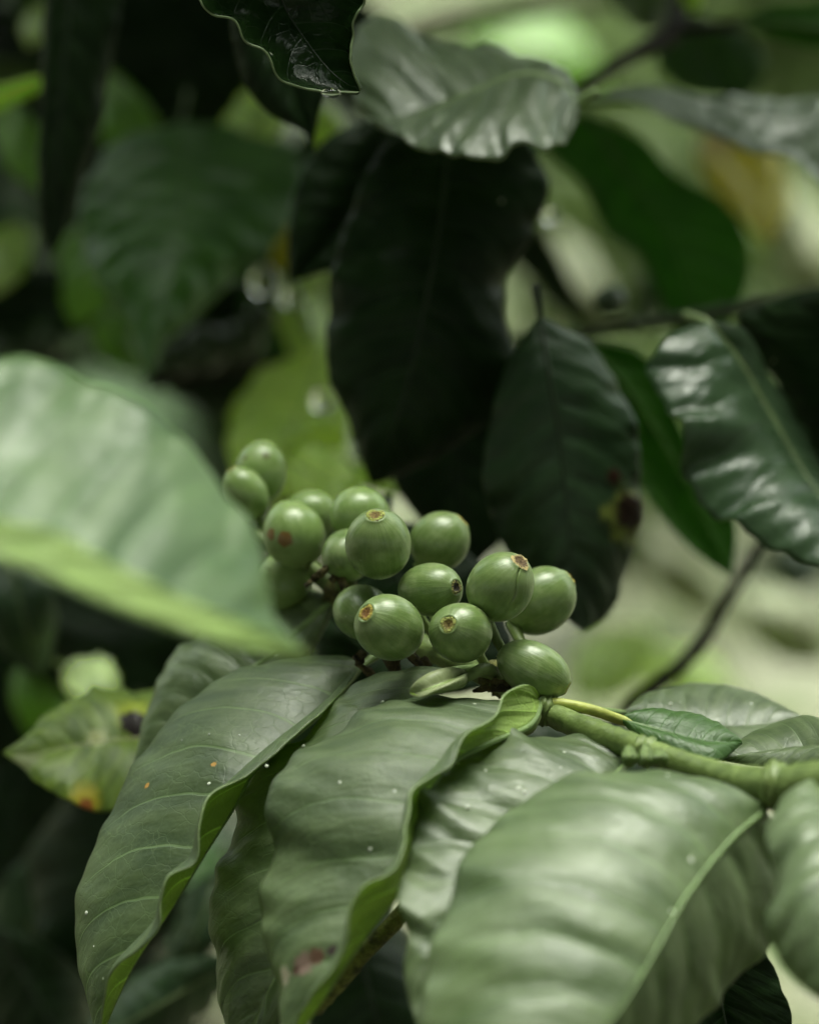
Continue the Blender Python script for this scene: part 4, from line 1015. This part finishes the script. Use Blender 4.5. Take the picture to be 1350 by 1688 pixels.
# droplets and specks lying on leaves ---------------------------------------
def on_leaf(leaf, spec, name, mat, flat=.55, lift=.0, stuff=True, label=None):
    """little domes set on the leaf's upper sheet where it shows at the given picture points"""
    me = leaf.data
    nv = len(me.vertices) // 2
    co = np.empty(len(me.vertices) * 3, np.float32); me.vertices.foreach_get('co', co)
    co = co.reshape(-1, 3)[:nv] + np.array(leaf.matrix_world.translation if leaf.parent is None else np.array(leaf.location) + np.array(leaf.parent.location))
    no = np.empty(len(me.vertices) * 3, np.float32)
    me.vertices.foreach_get('normal', no); no = no.reshape(-1, 3)[:nv]
    D = co - CAM; s_ = D @ FWD
    px = 675 + (D @ RGT) / s_ * F; py = 844 - (D @ UPV) / s_ * F
    V, Fc = [], []
    org = np.array(leaf.location) + (np.array(leaf.parent.location) if leaf.parent else 0)
    for (x, y, r_) in spec:
        d2 = (px - x) ** 2 + (py - y) ** 2
        k = int(np.argmin(d2))
        if d2[k] > 500: continue
        p, nn, rad = P(x, y, s_[k]), norm(no[k].astype(float)), r_ / F * s_[k]
        if nn @ (CAM - p) < 0: nn = -nn
        t = norm(np.cross(nn, [0.3, .9, .1])); b_ = np.cross(nn, t)
        o_ = len(V)
        for i in range(5):
            th = math.pi / 2 * (1 - i / 4.6)
            for j in range(10):
                a_ = 2 * math.pi * j / 10
                V.append(p - org + rad * (math.sin(th) * (math.cos(a_) * t + math.sin(a_) * b_) + math.cos(th) * flat * nn) + nn * (lift - .00005 * (i == 0)))
        Fc += [(o_ + i * 10 + j, o_ + i * 10 + (j + 1) % 10, o_ + (i + 1) * 10 + (j + 1) % 10, o_ + (i + 1) * 10 + j) for i in range(4) for j in range(10)]
        Fc.append(tuple(o_ + 40 + j for j in range(10)))
    if V:
        o = link(name, mesh(name, V, Fc, [mat]), leaf, org)
        if stuff: o['kind'] = 'stuff'
        if label: o['label'] = label
def find(txt):
    return [o for o in bpy.data.objects if txt in str(o.get('label', ''))][0]
g7 = random.Random(11)
film = NB('water_film')
film.n('ShaderNodeOutputMaterial', {0: film.n('ShaderNodeBsdfPrincipled', {'Base Color': (.03, .04, .03, 1), 'Roughness': .04, 'Specular IOR Level': 1.0, 'Coat Weight': 1.0, 'Coat Roughness': .02}).outputs[0]})
speck = simple_mat('pale_speck', (.62, .66, .55), .6, .2, 900)
n1 = find('black-green wet leaf')
on_leaf(n1, [(g7.gauss(548, 22), g7.gauss(105, 22), g7.uniform(1, 3)) for _ in range(60)] + [(g7.gauss(490, 28), g7.gauss(40, 26), g7.uniform(.8, 1.8)) for _ in range(40)] +
        [(530, 118, 9), (545, 112, 6), (520, 126, 7), (556, 104, 5), (478, 122, 5), (500, 128, 4), (545, 130, 12), (562, 134, 6)], 'water_droplets', film.m)
on_leaf(find('big puckered wet leaf'), [(g7.uniform(1100, 1350), g7.uniform(560, 900), g7.uniform(1.5, 4)) for _ in range(45)], 'water_droplets', film.m)
on_leaf(find('grey-green leaf folded over'), [(g7.uniform(640, 880), g7.uniform(222, 258), g7.uniform(2, 5)) for _ in range(40)], 'water_droplets', film.m)
for txt, pts in [('long leaf with its near margin', [(143, 1505, 4), (345, 1292, 3.5), (440, 1263, 3.5), (395, 1212, 2), (345, 1210, 2), (300, 1220, 1.5), (155, 1560, 1.5)]),
                 ('pale leaf with a folded-up', [(630, 1157, 4), (500, 1230, 3.5), (650, 1305, 4), (560, 1290, 3), (610, 1400, 3), (560, 1250, 2.5)]),
                 ('largest pale leaf', [(1138, 1418, 6), (1100, 1278, 3)]),
                 ('puckered leaf with a thick', [(855, 1300, 5), (865, 1306, 4), (800, 1270, 3), (930, 1240, 3), (770, 1330, 4)]),
                 ('rounded grey-green leaf', [(1105, 1160, 3), (1238, 1160, 3), (1128, 1179, 3)]),
                 ('dark hanging leaf with a brown', [(g7.uniform(830, 1040), g7.uniform(600, 980), g7.uniform(.8, 1.8)) for _ in range(14)]),
                 ('deep green leaf lit from behind', [(g7.uniform(960, 1200), g7.uniform(230, 500), g7.uniform(1, 2)) for _ in range(12)]),
                 ('dust-specked dark leaf', [(g7.uniform(1250, 1350), g7.uniform(500, 740), g7.uniform(1, 2.2)) for _ in range(26)])]:
    on_leaf(find(txt), pts, 'pale_specks', speck)
